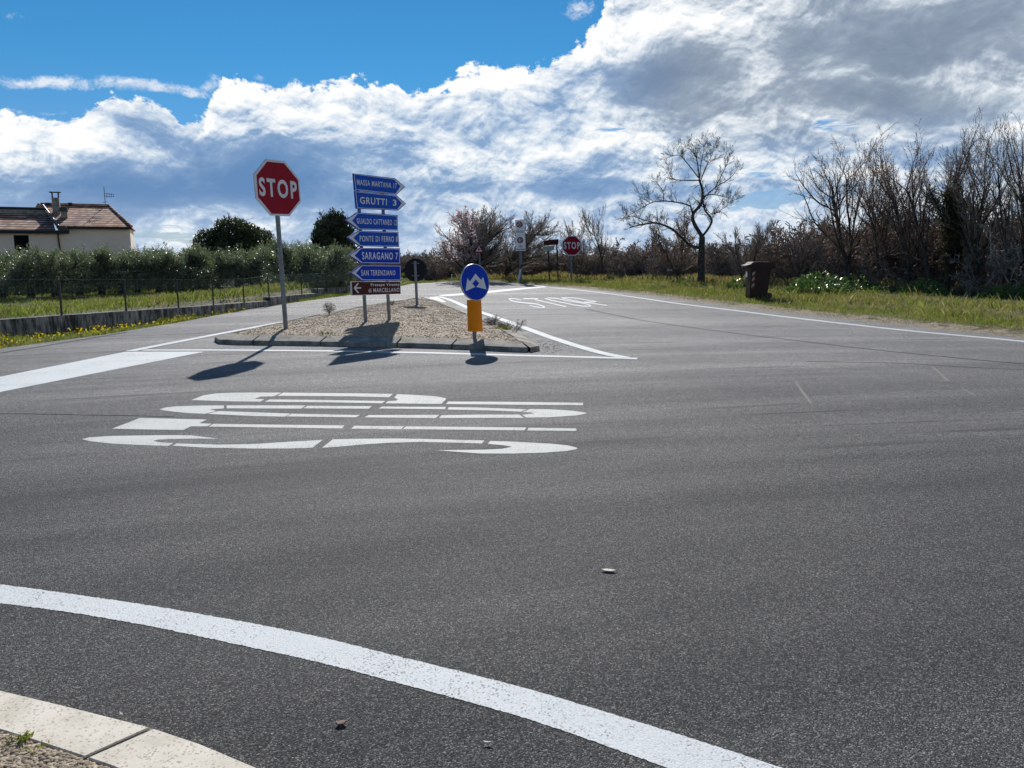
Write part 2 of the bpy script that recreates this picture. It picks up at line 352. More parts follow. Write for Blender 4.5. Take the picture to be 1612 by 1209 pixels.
M['darkpost'] = mat('darkpost', (.02, .02, .022), rough=.6)
M['pale'] = film('pale', (.42, .43, .34))
M['plaster'] = mat('plaster', rough=.9, fn=noisy((.82, .67, .54), (.90, .76, .63), .35, 7., .6))
M['metal_dark'] = mat('metal_dark', (.03, .026, .025), rough=.5)
def tile_fn(t, b):
    p = pos(t); z = t.node('ShaderNodeSeparateXYZ', inp={0: p}).outputs[2]
    row = t.m('FRACT', t.m('MULTIPLY', z, 5.4)); rid = t.m('FLOOR', t.m('MULTIPLY', z, 5.4))
    q = t.node('ShaderNodeSeparateXYZ', inp={0: p}).outputs[0]
    cx = t.m('FLOOR', t.m('MULTIPLY', q, 4.2))
    wn = t.node('ShaderNodeTexWhiteNoise', noise_dimensions='2D', inp={'Vector': t.node('ShaderNodeCombineXYZ', inp={0: cx, 1: rid}).outputs[0]})
    v = t.m('ADD', t.m('MULTIPLY', wn.outputs[0], .5), t.m('MULTIPLY', t.noise(p, 1.1, 6., .7), .7))
    c = t.ramp(v, [(.25, C4(.16, .065, .04)), (.5, C4(.44, .19, .11)), (.72, C4(.62, .34, .21)), (.95, C4(.74, .52, .38))])
    c = t.mix(t.mr(row, .45, .62, 0., .9, False), c, C4(.03, .017, .014))
    t.put(b, 'Base Color', c)
    bn = t.node('ShaderNodeBump', inp={'Strength': .8, 'Distance': .05, 'Height': t.m('MULTIPLY', row, -1.)}); t.put(b, 'Normal', bn.outputs[0])
M['tile'] = mat('tile', rough=.85, fn=tile_fn)
def leafmat(name, c1, c2, scale=1.2, rough=.5, trans=.35, spec=.4):
    def fn(t, b):
        p = pos(t)
        v = t.m('ADD', t.m('MULTIPLY', t.noise(p, scale, 3., .6), .6), t.m('MULTIPLY', t.noise(p, 14., 2., .5), .5))
        c = t.mix(t.mr(v, .40, .72), (*c1, 1), (*c2, 1)); t.put(b, 'Base Color', c)
        tr = t.node('ShaderNodeBsdfTranslucent'); t.put(tr, 0, t.mix(1., c, C4(1.15, 1.25, .7), 'MULTIPLY'))
        out = t.n['Material Output']; mx = t.node('ShaderNodeMixShader', inp={0: trans, 1: b.outputs[0], 2: tr.outputs[0]}); t.l.new(mx.outputs[0], out.inputs[0])
    return mat(name, rough=rough, spec=spec, fn=fn)
M['grass'] = leafmat('grass', (.085, .12, .024), (.29, .31, .08), 2.2, .5, .45)
M['grass_dry'] = leafmat('grass_dry', (.16, .125, .065), (.42, .35, .21), 2.5, .5, .4)
M['olive'] = leafmat('olive', (.085, .115, .07), (.30, .34, .255), 1.6, .38, .3, .5)
M['oak'] = leafmat('oak', (.030, .045, .018), (.10, .115, .05), .6, .38, .2)
M['broad'] = leafmat('broad', (.045, .10, .022), (.14, .24, .06), 3., .34, .3, .8)
def petal_fn(t, b):
    c = t.mix(t.noise(pos(t), 6., 2.), C4(.66, .50, .50), C4(.88, .76, .76)); t.put(b, 'Base Color', c); tr = t.node('ShaderNodeBsdfTranslucent'); t.put(tr, 0, c)
    mx = t.node('ShaderNodeMixShader', inp={0: .5, 1: b.outputs[0], 2: tr.outputs[0]}); t.l.new(mx.outputs[0], t.n['Material Output'].inputs[0])
M['petal'] = mat('petal', rough=.6, spec=.2, fn=petal_fn)
M['yellow'] = leafmat('yellow', (.75, .50, .01), (.9, .68, .02), 3., .6, .4)
M['redleaf'] = leafmat('redleaf', (.13, .06, .045), (.30, .17, .12), 1.2)
def barkmat(name, c1, c2, sc=9.): return mat(name, rough=.85, spec=.3, fn=noisy(c1, c2, sc, 5., .65))
M['bark'] = barkmat('bark', (.035, .030, .027), (.11, .095, .08))
M['twig'] = barkmat('twig', (.16, .13, .108), (.44, .365, .305), 5.)
M['twig_red'] = barkmat('twig_red', (.14, .105, .085), (.38, .285, .235), 5.)
M['ivy'] = leafmat('ivy', (.04, .045, .022), (.17, .125, .075), .6)

# ------------------------------------------------------------ terrain
ROAD_PX_LEFT = [(-330, 606), (0, 549), (174, 525), (278, 508), (382, 488.6), (451, 478), (556, 463.6), (610, 454), (650, 446.5)]
ROAD_PX_FAR = [(700, 444), (771, 443.5), (823, 447), (856, 449.7), (889, 452), (1008, 463.7), (1074, 472.5), (1139, 481), (1250, 494.5), (1385, 508), (1497, 520.5), (1612, 531.5), (1900, 563)]
road_px = ROAD_PX_LEFT+ROAD_PX_FAR
road_w = [G(*q) for q in road_px]
kerb_out = [G(x, y, .09) for x, y in [(-420, 1020), (-200, 1042), (0, 1081.5), (124, 1111), (239, 1140), (310, 1163.6), (415, 1207), (560, 1282), (700, 1380)]]
kerb_in = [G(x, y, .09) for x, y in [(-420, 1068), (-200, 1098), (0, 1148), (130, 1190), (186, 1209), (300, 1262), (420, 1330), (520, 1400)]]
road_poly = [(v.x, v.y) for v in road_w]+[(40, 4), (40, -6), (2, -6), (.2, .8)]+[(v.x, v.y) for v in reversed(kerb_out[:-1])]+[(-14, 3.5), (-40, 6.5), (-40, 9)]
# the left approach road runs on out of frame
def poly_dist(x, y, poly):
    P = np.array(poly); x = np.asarray(x, float); y = np.asarray(y, float); d2 = np.full(x.shape, 1e18); ins = np.zeros(x.shape, bool)
    for i in range(len(P)):
        a = P[i]; b = P[(i+1) % len(P)]; ab = b-a; L = ab@ab+1e-12
        t = np.clip(((x-a[0])*ab[0]+(y-a[1])*ab[1])/L, 0, 1); dx = x-(a[0]+t*ab[0]); dy = y-(a[1]+t*ab[1]); d2 = np.minimum(d2, dx*dx+dy*dy)
        c = ((a[1] > y) != (b[1] > y)); xi = (b[0]-a[0])*(y-a[1])/((b[1]-a[1]) if abs(b[1]-a[1]) > 1e-9 else 1e-9)+a[0]; ins ^= (c & (x < xi))
    d = np.sqrt(d2); return np.where(ins, -d, d)
wall_px = [(-160, 555), (0, 531), (174, 516), (300, 499.3), (426.6, 481.5), (504.6, 466), (553, 459), (600, 452.5), (632, 447.5)]
wall_w = [G(*q) for q in wall_px]
WP = np.array([(v.x, v.y) for v in wall_w])
field_poly = [(-45., 8.0)]+[(a, b) for a, b in WP]+[(-5.2, 60.), (-3., 140.), (-400, 140), (-400, 8)]
def T(x, y):
    x = np.asarray(x, float); y = np.asarray(y, float)
    dr = poly_dist(x, y, road_poly); z = np.where(dr < 0, -.05, -.05+.10*np.clip(dr/.45, 0, 1))
    z = z+np.where(dr > 0, .05*np.sin(x*1.3+y*.7)*np.clip(dr-.5, 0, 1)*.6, 0)
    df = -poly_dist(x, y, field_poly); s = np.clip(df/15., 0, 1); s = s*s*(3-2*s)
    zf = .24-1.35*s
    z = np.where(df > .62, zf, z); z = np.where((df <= .62) & (df > -1.5) & (dr > 0), -.02, z)
    # a low bank carries the thicket on the right
    return z
def T1(x, y): return float(T(np.array([x]), np.array([y]))[0])
def hit(px, py):
    d = pray(px, py); ys = np.linspace(6, 90, 1700); t = ys/d[1]; X = d[0]*t; Z = CAMH+d[2]*t; H = T(X, ys)
    k = int(np.argmax(Z < H)) if np.any(Z < H) else len(ys)-1
    return Vector((X[k], ys[k], H[k]))
def top_z(px_top_y, Y, x): # height of a pixel row at depth Y
    return atY(806, px_top_y, Y).z

def ground():
    xs = np.concatenate([-np.geomspace(4000, 62, 14), np.arange(-60, 40.01, .5), np.geomspace(42, 4000, 14)])
    ys = np.concatenate([-np.geomspace(400, 8, 8), np.arange(-6, 75.01, .5), np.geomspace(77, 5000, 18)])
    X, Y = np.meshgrid(xs, ys); Z = T(X.ravel(), Y.ravel()); V = np.stack([X.ravel(), Y.ravel(), Z], 1)
    nx, ny = len(xs), len(ys); i, j = np.meshgrid(np.arange(nx-1), np.arange(ny-1)); a = (j*nx+i).ravel()
    o = np_mesh('ground', V, np.stack([a, a+1, a+nx+1, a+nx], 1), M['soil']); tag(o, kind='structure')
ground()
mb = MB(); mb.poly([(x, y, 0.) for x, y in road_poly]); tag(mb.build('road', M['asphalt']), kind='structure')

def ground_poly(mb, px, z=.0015): mb.poly([G(a, b, z) for a, b in px])
def line_strip(mb, pxs, w, z=.0015, w_end=None):
    P = [G(a, b, z) for a, b in pxs]; n = len(P); L = []; Rr = []
    for i, p in enumerate(P):
        d = (P[min(i+1, n-1)]-P[max(i-1, 0)]); d.z = 0; d.normalize(); q = Vector((-d.y, d.x, 0))*(w/2); L.append(p+q); Rr.append(p-q)
    mb.add(L+Rr, [(i, i+1, n+i+1, n+i) for i in range(n-1)])
def smooth_px(pts, sub=6):
    out = []; n = len(pts)
    for i in range(n-1):
        p0 = pts[max(i-1, 0)]; p1 = pts[i]; p2 = pts[i+1]; p3 = pts[min(i+2, n-1)]
        for k in range(sub):
            t = k/sub; out.append(tuple(.5*((2*p1[j])+(-p0[j]+p2[j])*t+(2*p0[j]-5*p1[j]+4*p2[j]-p3[j])*t*t+(-p0[j]+3*p1[j]-3*p2[j]+p3[j])*t**3) for j in (0, 1)))
    out.append(pts[-1]); return out
def S(name, mb, m): return tag(mb.build(name, m), kind='structure')
# near curved edge line
top = smooth_px([(-300, 900), (-140, 906), (0, 919.6), (124, 936.6), (248, 955), (400, 981.7), (500, 1002), (611, 1029), (822, 1082), (1033, 1145), (1217, 1204), (1420, 1275)])
bot = smooth_px([(-300, 925), (-140, 934), (0, 949.5), (124, 966), (248, 988), (400, 1020), (500, 1042), (611, 1071), (822, 1129), (1006, 1192.6), (1180, 1258), (1360, 1330)])
rgj = random.Random(2); top = smooth_px(top, 8); bot = smooth_px(bot, 8)
top = [(x, y+rgj.gauss(0, .32)) for x, y in top]; bot = [(x, y+rgj.gauss(0, .4)) for x, y in bot]
m_ = MB(); k = len(top); m_.add([G(*q, .0015) for q in top]+[G(*q, .0015) for q in bot], [(i, i+1, k+i+1, k+i) for i in range(k-1)]); S('edge_line', m_, M['paint_new'])
m_ = MB(); ground_poly(m_, [(-330, 659.5), (0, 593), (198, 553.6), (322, 553.6), (0, 617), (-330, 683)]); S('stop_bar', m_, M['paint_new'])
m_ = MB(); line_strip(m_, smooth_px([(205, 552.6), (248, 544), (367, 521.3), (456, 505.2), (577, 485), (634, 474.6), (672, 468.4)]), .15, .0055); S('edge_line', m_, M['paint_new'])
m_ = MB(); line_strip(m_, [(225, 551.0), (330, 550.8), (517, 552.2), (680, 555.4), (840, 559.9), (940, 562.5), (1003, 564.3)], .15, .003); S('edge_line', m_, M['paint_new'])
m_ = MB(); line_strip(m_, smooth_px([(690, 466.6), (711, 473), (738, 485), (762, 493), (806, 508.5), (873, 533), (940, 553.5), (985, 563)]), .17, .0055); S('edge_line', m_, M['paint_new'])
m_ = MB(); ground_poly(m_, [(660, 471), (687, 466.6), (703, 475.5), (690, 477.2), (676, 472.8)], .004); S('hatched_tip', m_, M['paint_new'])
m_ = MB(); ground_poly(m_, [(690, 464.8), (706, 463.4), (770, 457.6), (820, 453.0), (856, 450.4), (862, 452), (830, 455), (770, 461.2), (712, 465.8), (697, 466.4)], .004); S('stop_bar', m_, M['paint_new'])
m_ = MB(); line_strip(m_, smooth_px([(864, 452.3), (889, 454.5), (950, 461.2), (1008, 469), (1074, 478.6), (1160, 489), (1250, 500.2), (1430, 520.4), (1612, 537.4), (1900, 569)]), .15); S('edge_line', m_, M['paint_new'])
m_ = MB(); line_strip(m_, [(768, 446.5), (794, 447.6)], .2); line_strip(m_, [(806, 448.4), (850, 450.0)], .25); S('edge_line', m_, M['paint_new'])

# painted STOP, near
k_ = 5.373
def zz(org, pts): return [(org+x/k_, 600+y/k_) for x, y in pts]
near = [
 (120, [(972,160),(1075,120),(1180,104),(1350,97),(1550,96),(1736,97),(1670,128),(1564,130),(1505,150),(1590,152),(1560,173),(1330,171)]),
 (400, [(245,97),(870,103),(1175,108),(1140,136),(800,128),(195,124)]), (400, [(130,155),(430,157),(1110,168),(1080,187),(700,180),(90,174)]),
 (400, [(1210,110),(1330,115),(1500,125),(1580,135),(1627,148),(1585,192),(1500,192),(1110,187),(1130,170),(1200,165),(1218,152),(1185,140)]),
 (660, [(245,172),(800,175),(1385,183),(1385,203),(800,199),(225,193)]),
 (120, [(704,237),(760,222),(850,212),(1050,206),(1250,205),(1250,230),(1130,238),(1185,252),(1090,276),(950,270),(820,258),(740,247)]),
 (400, [(-232,205),(435,205),(400,232),(-232,230)]), (400, [(450,208),(997,211),(970,233),(415,230)]), (660, [(-317,215),(230,218),(215,237),(-345,231)]),
 (660, [(250,220),(500,223),(910,238),(860,258),(600,248),(238,240)]),
 (660, [(935,236),(1100,238),(1300,250),(1400,265),(1420,272),(1330,290),(1100,305),(905,308),(870,285),(975,272),(940,264),(870,262)]),
 (400, [(-304,253),(0,263),(310,274),(260,300),(0,295),(-395,277)]), (400, [(320,275),(895,287),(860,306),(270,298)]), (400, [(970,287),(1565,285),(1535,312),(930,306)]),
 (660, [(190,288),(500,283),(845,283),(885,310),(500,310),(165,312)]),
 (120, [(303,402),(540,311),(1105,324),(1040,356),(1145,360),(1110,382),(970,382),(905,413),(500,407)]),
 (400, [(-344,361),(765,375),(740,400),(-385,384)]), (400, [(850,377),(1270,382),(1240,408),(820,402)]), (660, [(-112,382),(905,392),(890,416),(300,410),(-140,406)]), (660, [(925,394),(1328,400),(1328,420),(915,417)]),
 (120, [(48,491),(110,475),(300,463),(700,457),(970,458),(1100,475),(1205,485),(1000,486),(800,490),(690,495),(650,505),(700,516),(820,524),(780,548),(560,541),(300,528),(120,508)]),
 (400, [(-654,527),(-300,537),(0,532),(300,512),(580,497),(495,563),(300,570),(0,570),(-400,563),(-690,546)]),
 (400, [(665,492),(900,487),(1200,485),(1450,489),(1950,502),(1925,527),(1650,519),(1400,514),(1150,521),(900,537),(700,556),(575,563)]),
 (660, [(600,505),(800,512),(1100,528),(1250,542),(1325,560),(1340,568),(1325,576),(1250,590),(1050,605),(800,612),(520,612),(380,602),(130,584),(300,582),(560,579),(700,572),(785,555),(720,543),(580,530)])]
m_ = MB()
for org, pts in near: ground_poly(m_, zz(org, pts))
S('painted_stop_word', m_, M['paint_old'])
# painted STOP, far (strokes traced on the ground)
def gstroke(mb, pts, h):
    P = [(780+x/7.327, 430+y/7.327) for x, y in pts]
    for a, b in zip(P[:-1], P[1:]): pass
    n = len(P); top = [G(x, y-h*.37, .0015) for x, y in P]; bo = [G(x, y+h*.37, .0015) for x, y in P]
    mb.add(top+bo, [(i, i+1, n+i+1, n+i) for i in range(n-1)])
m_ = MB()
gstroke(m_, [(155, 299), (190, 318), (280, 336), (380, 346), (470, 355), (530, 372), (570, 388)], 2.0)
gstroke(m_, [(150, 295), (230, 294), (300, 312)], 1.4); gstroke(m_, [(395, 373), (450, 386), (510, 394), (568, 394)], 1.5)
gstroke(m_, [(320, 294), (490, 294)], 1.8); gstroke(m_, [(450, 304), (815, 386)], 1.7)
gstroke(m_, [(570, 290), (650, 314), (820, 348), (920, 368), (1010, 380), (1100, 380)], 1.7); gstroke(m_, [(600, 284), (700, 290), (840, 320), (970, 340), (1060, 358), (1105, 374)], 1.6)
gstroke(m_, [(770, 288), (900, 314), (1000, 336), (1140, 350), (1285, 372)], 1.5); gstroke(m_, [(760, 283), (900, 284), (1000, 300), (1100, 318), (1170, 324)], 1.5); gstroke(m_, [(1020, 332), (1100, 334), (1175, 326)], 1.7)
S('painted_stop_word', m_, M['paint_new'])
# seams and scratches in the asphalt
m_ = MB(); line_strip(m_, smooth_px([(922, 486.4), (1008, 503.8), (1089, 515.7), (1182, 527.7), (1250, 535.5), (1362, 549), (1497, 562.5), (1612, 573), (1800, 588)], 4), .045, .001)
line_strip(m_, [(-60, 651), (60, 651.6), (120, 653), (190, 654), (274, 656)], .016, .001); line_strip(m_, smooth_px([(0, 556), (80, 543), (200, 523)], 3), .05, .001)
line_strip(m_, smooth_px([(1270, 569), (1420, 572), (1520, 578), (1612, 582)], 3), .03, .001)
S('road_seam', m_, M['tar'])
m_ = MB(); line_strip(m_, [(1468, 577), (1480, 588), (1493, 600)], .035, .001); line_strip(m_, [(1252, 600), (1262, 615), (1278, 636)], .025, .001); line_strip(m_, [(1515, 612), (1535, 622)], .03, .001)
line_strip(m_, [(62, 576), (100, 570), (150, 564)], .05, .001)
S('scratch', m_, M['dust'])

# near kerb and gravel shoulder at the lower left
def near_kerb():
    joint = [(G(245, 1143, .09), G(136, 1191, .09))]
    n = 40
    def along(P, t):
        L = [0.]
        for a, b in zip(P[:-1], P[1:]): L.append(L[-1]+(b-a).length)
        s = t*L[-1]
        for i in range(len(P)-1):
            if s <= L[i+1]+1e-9: return P[i].lerp(P[i+1], (s-L[i])/(L[i+1]-L[i]))
        return P[-1]
    # parameter of the joint
    def near_t(P, q): return min((i/2000 for i in range(2001)), key=lambda t: (along(P, t)-q).length)
    to, ti = near_t(kerb_out, joint[0][0]), near_t(kerb_in, joint[0][1])
    g = .004
    mb = MB()
    for (a0, a1, b0, b1) in ((0, to-g, 0, ti-g), (to+g, 1, ti+g, 1)):
        K = 14; rows = []
        for i in range(K+1):
            o = along(kerb_out, a0+(a1-a0)*i/K); q = along(kerb_in, b0+(b1-b0)*i/K); c = (o-q).normalized()
            rows.append([q+Vector((0, 0, -.12)), q+Vector((0, 0, -.006)), q+c*.003, o-c*.014, o+Vector((0, 0, -.012)), o+Vector((0, 0, -.14))])
        vs = [v for r in rows for v in r]; w = 6
        fs = [(i*w+j, i*w+j+1, (i+1)*w+j+1, (i+1)*w+j) for i in range(K) for j in range(w-1)]+[tuple(range(w)), tuple(K*w+j for j in range(w))]
        mb.add(vs, fs)
    S('kerb', mb, M['kerb'])
    mb = MB(); mb.poly([v+Vector((0, 0, -.007)) for v in kerb_in]+[Vector((-.1, -1, .083)), Vector((-8, -1, .083)), Vector((-8, 2.2, .083))]); S('gravel_shoulder', mb, M['gravel'])
    # mortar in the joint
    mb = MB(); a, b = joint[0]; d = (a-b).normalized(); q = Vector((-d.y, d.x, 0))*.009; z = Vector((0, 0, -.006)); mb.poly([a+q+z-d*.01, a-q+z-d*.01, b-q+z, b+q+z]); S('kerb_joint', mb, M['dirt'])
M['dirt'] = mat('dirt', rough=.95, fn=noisy((.12, .095, .06), (.33, .27, .19), 7., 8., .75, bump=.6, bscale=40., bdist=.02))
near_kerb()
rng = np.random.default_rng(7)
def pebbles(name, pts, smin, smax, m):
    ico = [(0,0,1),(.894,0,.447),(.276,.851,.447),(-.724,.526,.447),(-.724,-.526,.447),(.276,-.851,.447),(.724,.526,-.447),(-.276,.851,-.447),(-.894,0,-.447),(-.276,-.851,-.447),(.724,-.526,-.447),(0,0,-1)]
    F = [(0,1,2),(0,2,3),(0,3,4),(0,4,5),(0,5,1),(1,6,2),(2,7,3),(3,8,4),(4,9,5),(5,10,1),(6,7,2),(7,8,3),(8,9,4),(9,10,5),(10,6,1),(11,7,6),(11,8,7),(11,9,8),(11,10,9),(11,6,10)]
    I = np.array(ico); F = np.array(F); n = len(pts); s = rng.uniform(smin, smax, (n, 1, 1))*np.stack([np.ones(n), rng.uniform(.6, 1, n), rng.uniform(.35, .6, n)], 1)[:, None, :]
    a = rng.uniform(0, 6.28, n); c, si = np.cos(a), np.sin(a); V = I[None]*s*(1+rng.uniform(-.18, .18, (n, 12, 1)))
    V2 = np.stack([V[..., 0]*c[:, None]-V[..., 1]*si[:, None], V[..., 0]*si[:, None]+V[..., 1]*c[:, None], V[..., 2]], -1)+np.asarray(pts)[:, None, :]
    FF = (F[None]+(np.arange(n)*12)[:, None, None]).reshape(-1, 3); return np_mesh(name, V2.reshape(-1, 3), FF, m)
sh = []
while len(sh) < 2600:
    p_ = G(rng.uniform(-80, 210), rng.uniform(1135, 1235), .06)
    d_ = float(poly_dist(np.array([p_.x]), np.array([p_.y]), [(v.x, v.y) for v in kerb_in]+[(-.1, -1), (-8, -1), (-8, 2.2)])[0])
    if d_ < -.01: sh.append((p_.x, p_.y, .087))
tag(pebbles('loose_gravel', sh, .003, .011, M['stone']), 'loose pale gravel stones beside the near kerb', 'gravel', kind='stuff')

# ------------------------------------------------------------ traffic island
isl_px = [(338, 537), (345, 541.5), (373, 543), (452, 544), (560, 546), (660, 548), (739, 550.6), (793, 553.5), (835, 555), (849, 552), (838, 543), (820, 532.5), (797, 521.6), (775, 511), (739, 497), (701, 480.8), (688, 476.5), (672, 473.4), (645, 474.6), (612, 480.5), (558, 489), (517, 497.5), (460, 509), (400, 522.5), (362, 531)]
isl = [G(*q) for q in isl_px]; IP = [(v.x, v.y) for v in isl]
def inset(P, d):
    n = len(P); out = []; A = sum(P[i].x*P[(i+1) % n].y-P[(i+1) % n].x*P[i].y for i in range(n)); sg = 1 if A > 0 else -1
    for i in range(n):
        a = (P[i]-P[i-1]).normalized(); b = (P[(i+1) % n]-P[i]).normalized(); na = Vector((-a.y, a.x, 0))*sg; nb_ = Vector((-b.y, b.x, 0))*sg
        q = (na+nb_); q.normalize(); c = max(.55, q.dot(na)); out.append(P[i]+q*(d/c))
    return out
def Tisl(x, y):
    d = -poly_dist(np.array([x]), np.array([y]), IP)[0]; return .12+.05*min(1, max(0, d-.3)/1.5)
def island():
    # kerb ring: resample outline so stones get narrow joints
    P = []; n = len(isl); run = 0.
    for i in range(n):
        a, b = isl[i], isl[(i+1) % n]; L = (b-a).length; k = max(1, int(L/.25))
        for j in range(k): P.append(a.lerp(b, j/k))
    I1 = inset(P, .012); I2 = inset(P, .27); I3 = inset(P, .285); n = len(P); L = 0.; mb = MB()
    for i in range(n):
        j = (i+1) % n; seg = (P[j]-P[i]).length; L0 = L; L += seg; gap = (int(L) != int(L0))
        e = .90 if gap else 1.0
        def q(A, z, t): return (A[i].lerp(A[j], t))+Vector((0, 0, z))
        prof0 = [q(P, -.02, 0), q(P, .055, 0), q(I1, .068, 0), q(I2, .125, 0), q(I3, .02, 0)]; prof1 = [q(P, -.02, e), q(P, .055, e), q(I1, .068, e), q(I2, .125, e), q(I3, .02, e)]
        mb.add(prof0+prof1, [(k, k+1, 6+k, 5+k) for k in range(4)]+([(5, 6, 7, 8, 9)] if gap else []))
    S('island_kerb', mb, M['kerb_old'])
    # gravel top with gentle mound and lumps
    xs = np.arange(-6.2, 1.6, .12); ys = np.arange(10., 24., .12); X, Y = np.meshgrid(xs, ys); D = -poly_dist(X.ravel(), Y.ravel(), IP)
    r_ = np.random.default_rng(3); Z = np.minimum(.125+.05*np.clip((D-.3)/1.5, 0, 1), 9)+r_.normal(0, .002, D.shape); Z = np.where(D < .27, .118-.5*(.27-D), Z)
    keep = D > .10; nx = len(xs); idx = np.where(keep.reshape(Y.shape)[:-1, :-1] & keep.reshape(Y.shape)[1:, 1:] & keep.reshape(Y.shape)[:-1, 1:] & keep.reshape(Y.shape)[1:, :-1])
    a = idx[0]*nx+idx[1]; o = np_mesh('island_gravel', np.stack([X.ravel(), Y.ravel(), Z], 1), np.stack([a, a+1, a+nx+1, a+nx], 1), M['gravel']); tag(o, kind='structure')
    x, y = r_.uniform(-4.8, .6, 52000), r_.uniform(10.5, 21.8, 52000); d = -poly_dist(x, y, IP); k = d > .29
    pts = np.stack([x[k], y[k], .126+.05*np.minimum(1, (d[k]-.3)/1.5)], 1)
    tag(pebbles('island_pebbles', pts, .004, .013, M['stone']), 'tan pebbles covering the traffic island', 'gravel', kind='stuff')
    # crumbled grit on asphalt near the right tip
    pts = [(p.x, p.y, .002) for p in (G(r_.normal(868, 20), r_.normal(546, 5)) for _ in range(420)) if poly_dist(np.array([p.x]), np.array([p.y]), IP)[0] > 0]
    tag(pebbles('grit', pts, .003, .008, M['tar']), 'dark grit scattered on the road by the island tip', 'gravel', kind='stuff')
island()

# ------------------------------------------------------------ signs
def ngon(cx, cy, rx, ry, n=48, sh=0.): return [(cx+rx*math.cos(2*math.pi*i/n)-sh*(-ry*math.sin(2*math.pi*i/n)), cy+ry*math.sin(2*math.pi*i/n)) for i in range(n)]
def shrink(pts, k):
    cx = sum(p[0] for p in pts)/len(pts); cy = sum(p[1] for p in pts)/len(pts); return [(cx+(x-cx)*k, cy+(y-cy)*k) for x, y in pts]
def layer(name, vp, pts, off, m, par): mb = MB(); mb.poly([vp(x, y, off) for x, y in pts]); return mb.build(name, m, par)
def textpart(vp, par, items, off, m, name='lettering'):
    mb = MB()
    for body, q, bold, sp in items: text_on(mb, body, *[vp(x, y, off) for x, y in q], bold, sp)
    return mb.build(name, m, par)

# big stop sign on the island
def stop_sign(base_px, base_z, az, outer, inner, quad, post_px, r, label, name='stop_sign', base=None):
    b = base or G(*base_px, base_z); root = empty(name); vp = VP(b, az); tag(root, label, 'stop sign')
    mb = MB(); mb.tube(vp(*post_px[0], -r-.012)-Vector((0, 0, .1)), vp(*post_px[1], -r-.012), r, n=14); mb.build('post', M['galv'], root, smooth=False)
    mb = MB(); mb.plate([vp(x, y) for x, y in outer], vp.n, .022); pl = mb.build('plate', M['white'], root)
    mb = MB(); back = [vp(x, y)-vp.n*.0235 for x, y in outer]; mb.poly(back); mb.build('back', M['sign_back'], pl)
    layer('red_face', vp, inner, .002, M['red'], pl)
    textpart(vp, pl, [('STOP', quad, .03, 1.28)], .0045, M['white'])
    mb = MB()
    for t in (.3, .7):
        mb = MB(); c = sum((vp(x, y) for x, y in outer), Vector())/8; dz = (t-.5)*.7; mb.box(tuple(c-vp.n*(.04)+Vector((0, 0, dz))), (.12, .05, .04), math.atan2(vp.u.y, vp.u.x)); mb.build('bracket', M['galv'], root)
    return root
def z0(pts, o, k): return [(o[0]+x/k, o[1]+y/k) for x, y in pts]
zz1 = lambda p: z0(p, (390, 240), 10.99)
stop_sign((453, 517), .15, 36., zz1([(320,110),(640,150),(890,460),(920,850),(725,1105),(405,1090),(145,790),(105,380)]), zz1([(335,158),(628,188),(868,480),(897,830),(710,1066),(415,1058),(178,770),(150,395)]),
          zz1([(180,424),(838,500),(858,812),(205,752)]), [(453.3, 518), (437, 300)], .036, 'large red octagonal stop sign on a tall grey post on the gravel island')
zz2 = lambda p: z0(p, (830, 340), 10.077)
stop_sign((900, 441), .12, 78., zz2([(648,312),(770,312),(858,400),(858,545),(770,630),(650,630),(555,540),(553,400)]), zz2([(655,326),(764,326),(845,407),(845,538),(764,616),(656,616),(568,533),(566,407)]),
          zz2([(578,413),(836,411),(838,525),(582,526)]), [(900.3, 442), (899, 380)], .05, 'small distant stop sign standing on the grass verge in front of the bare thicket')

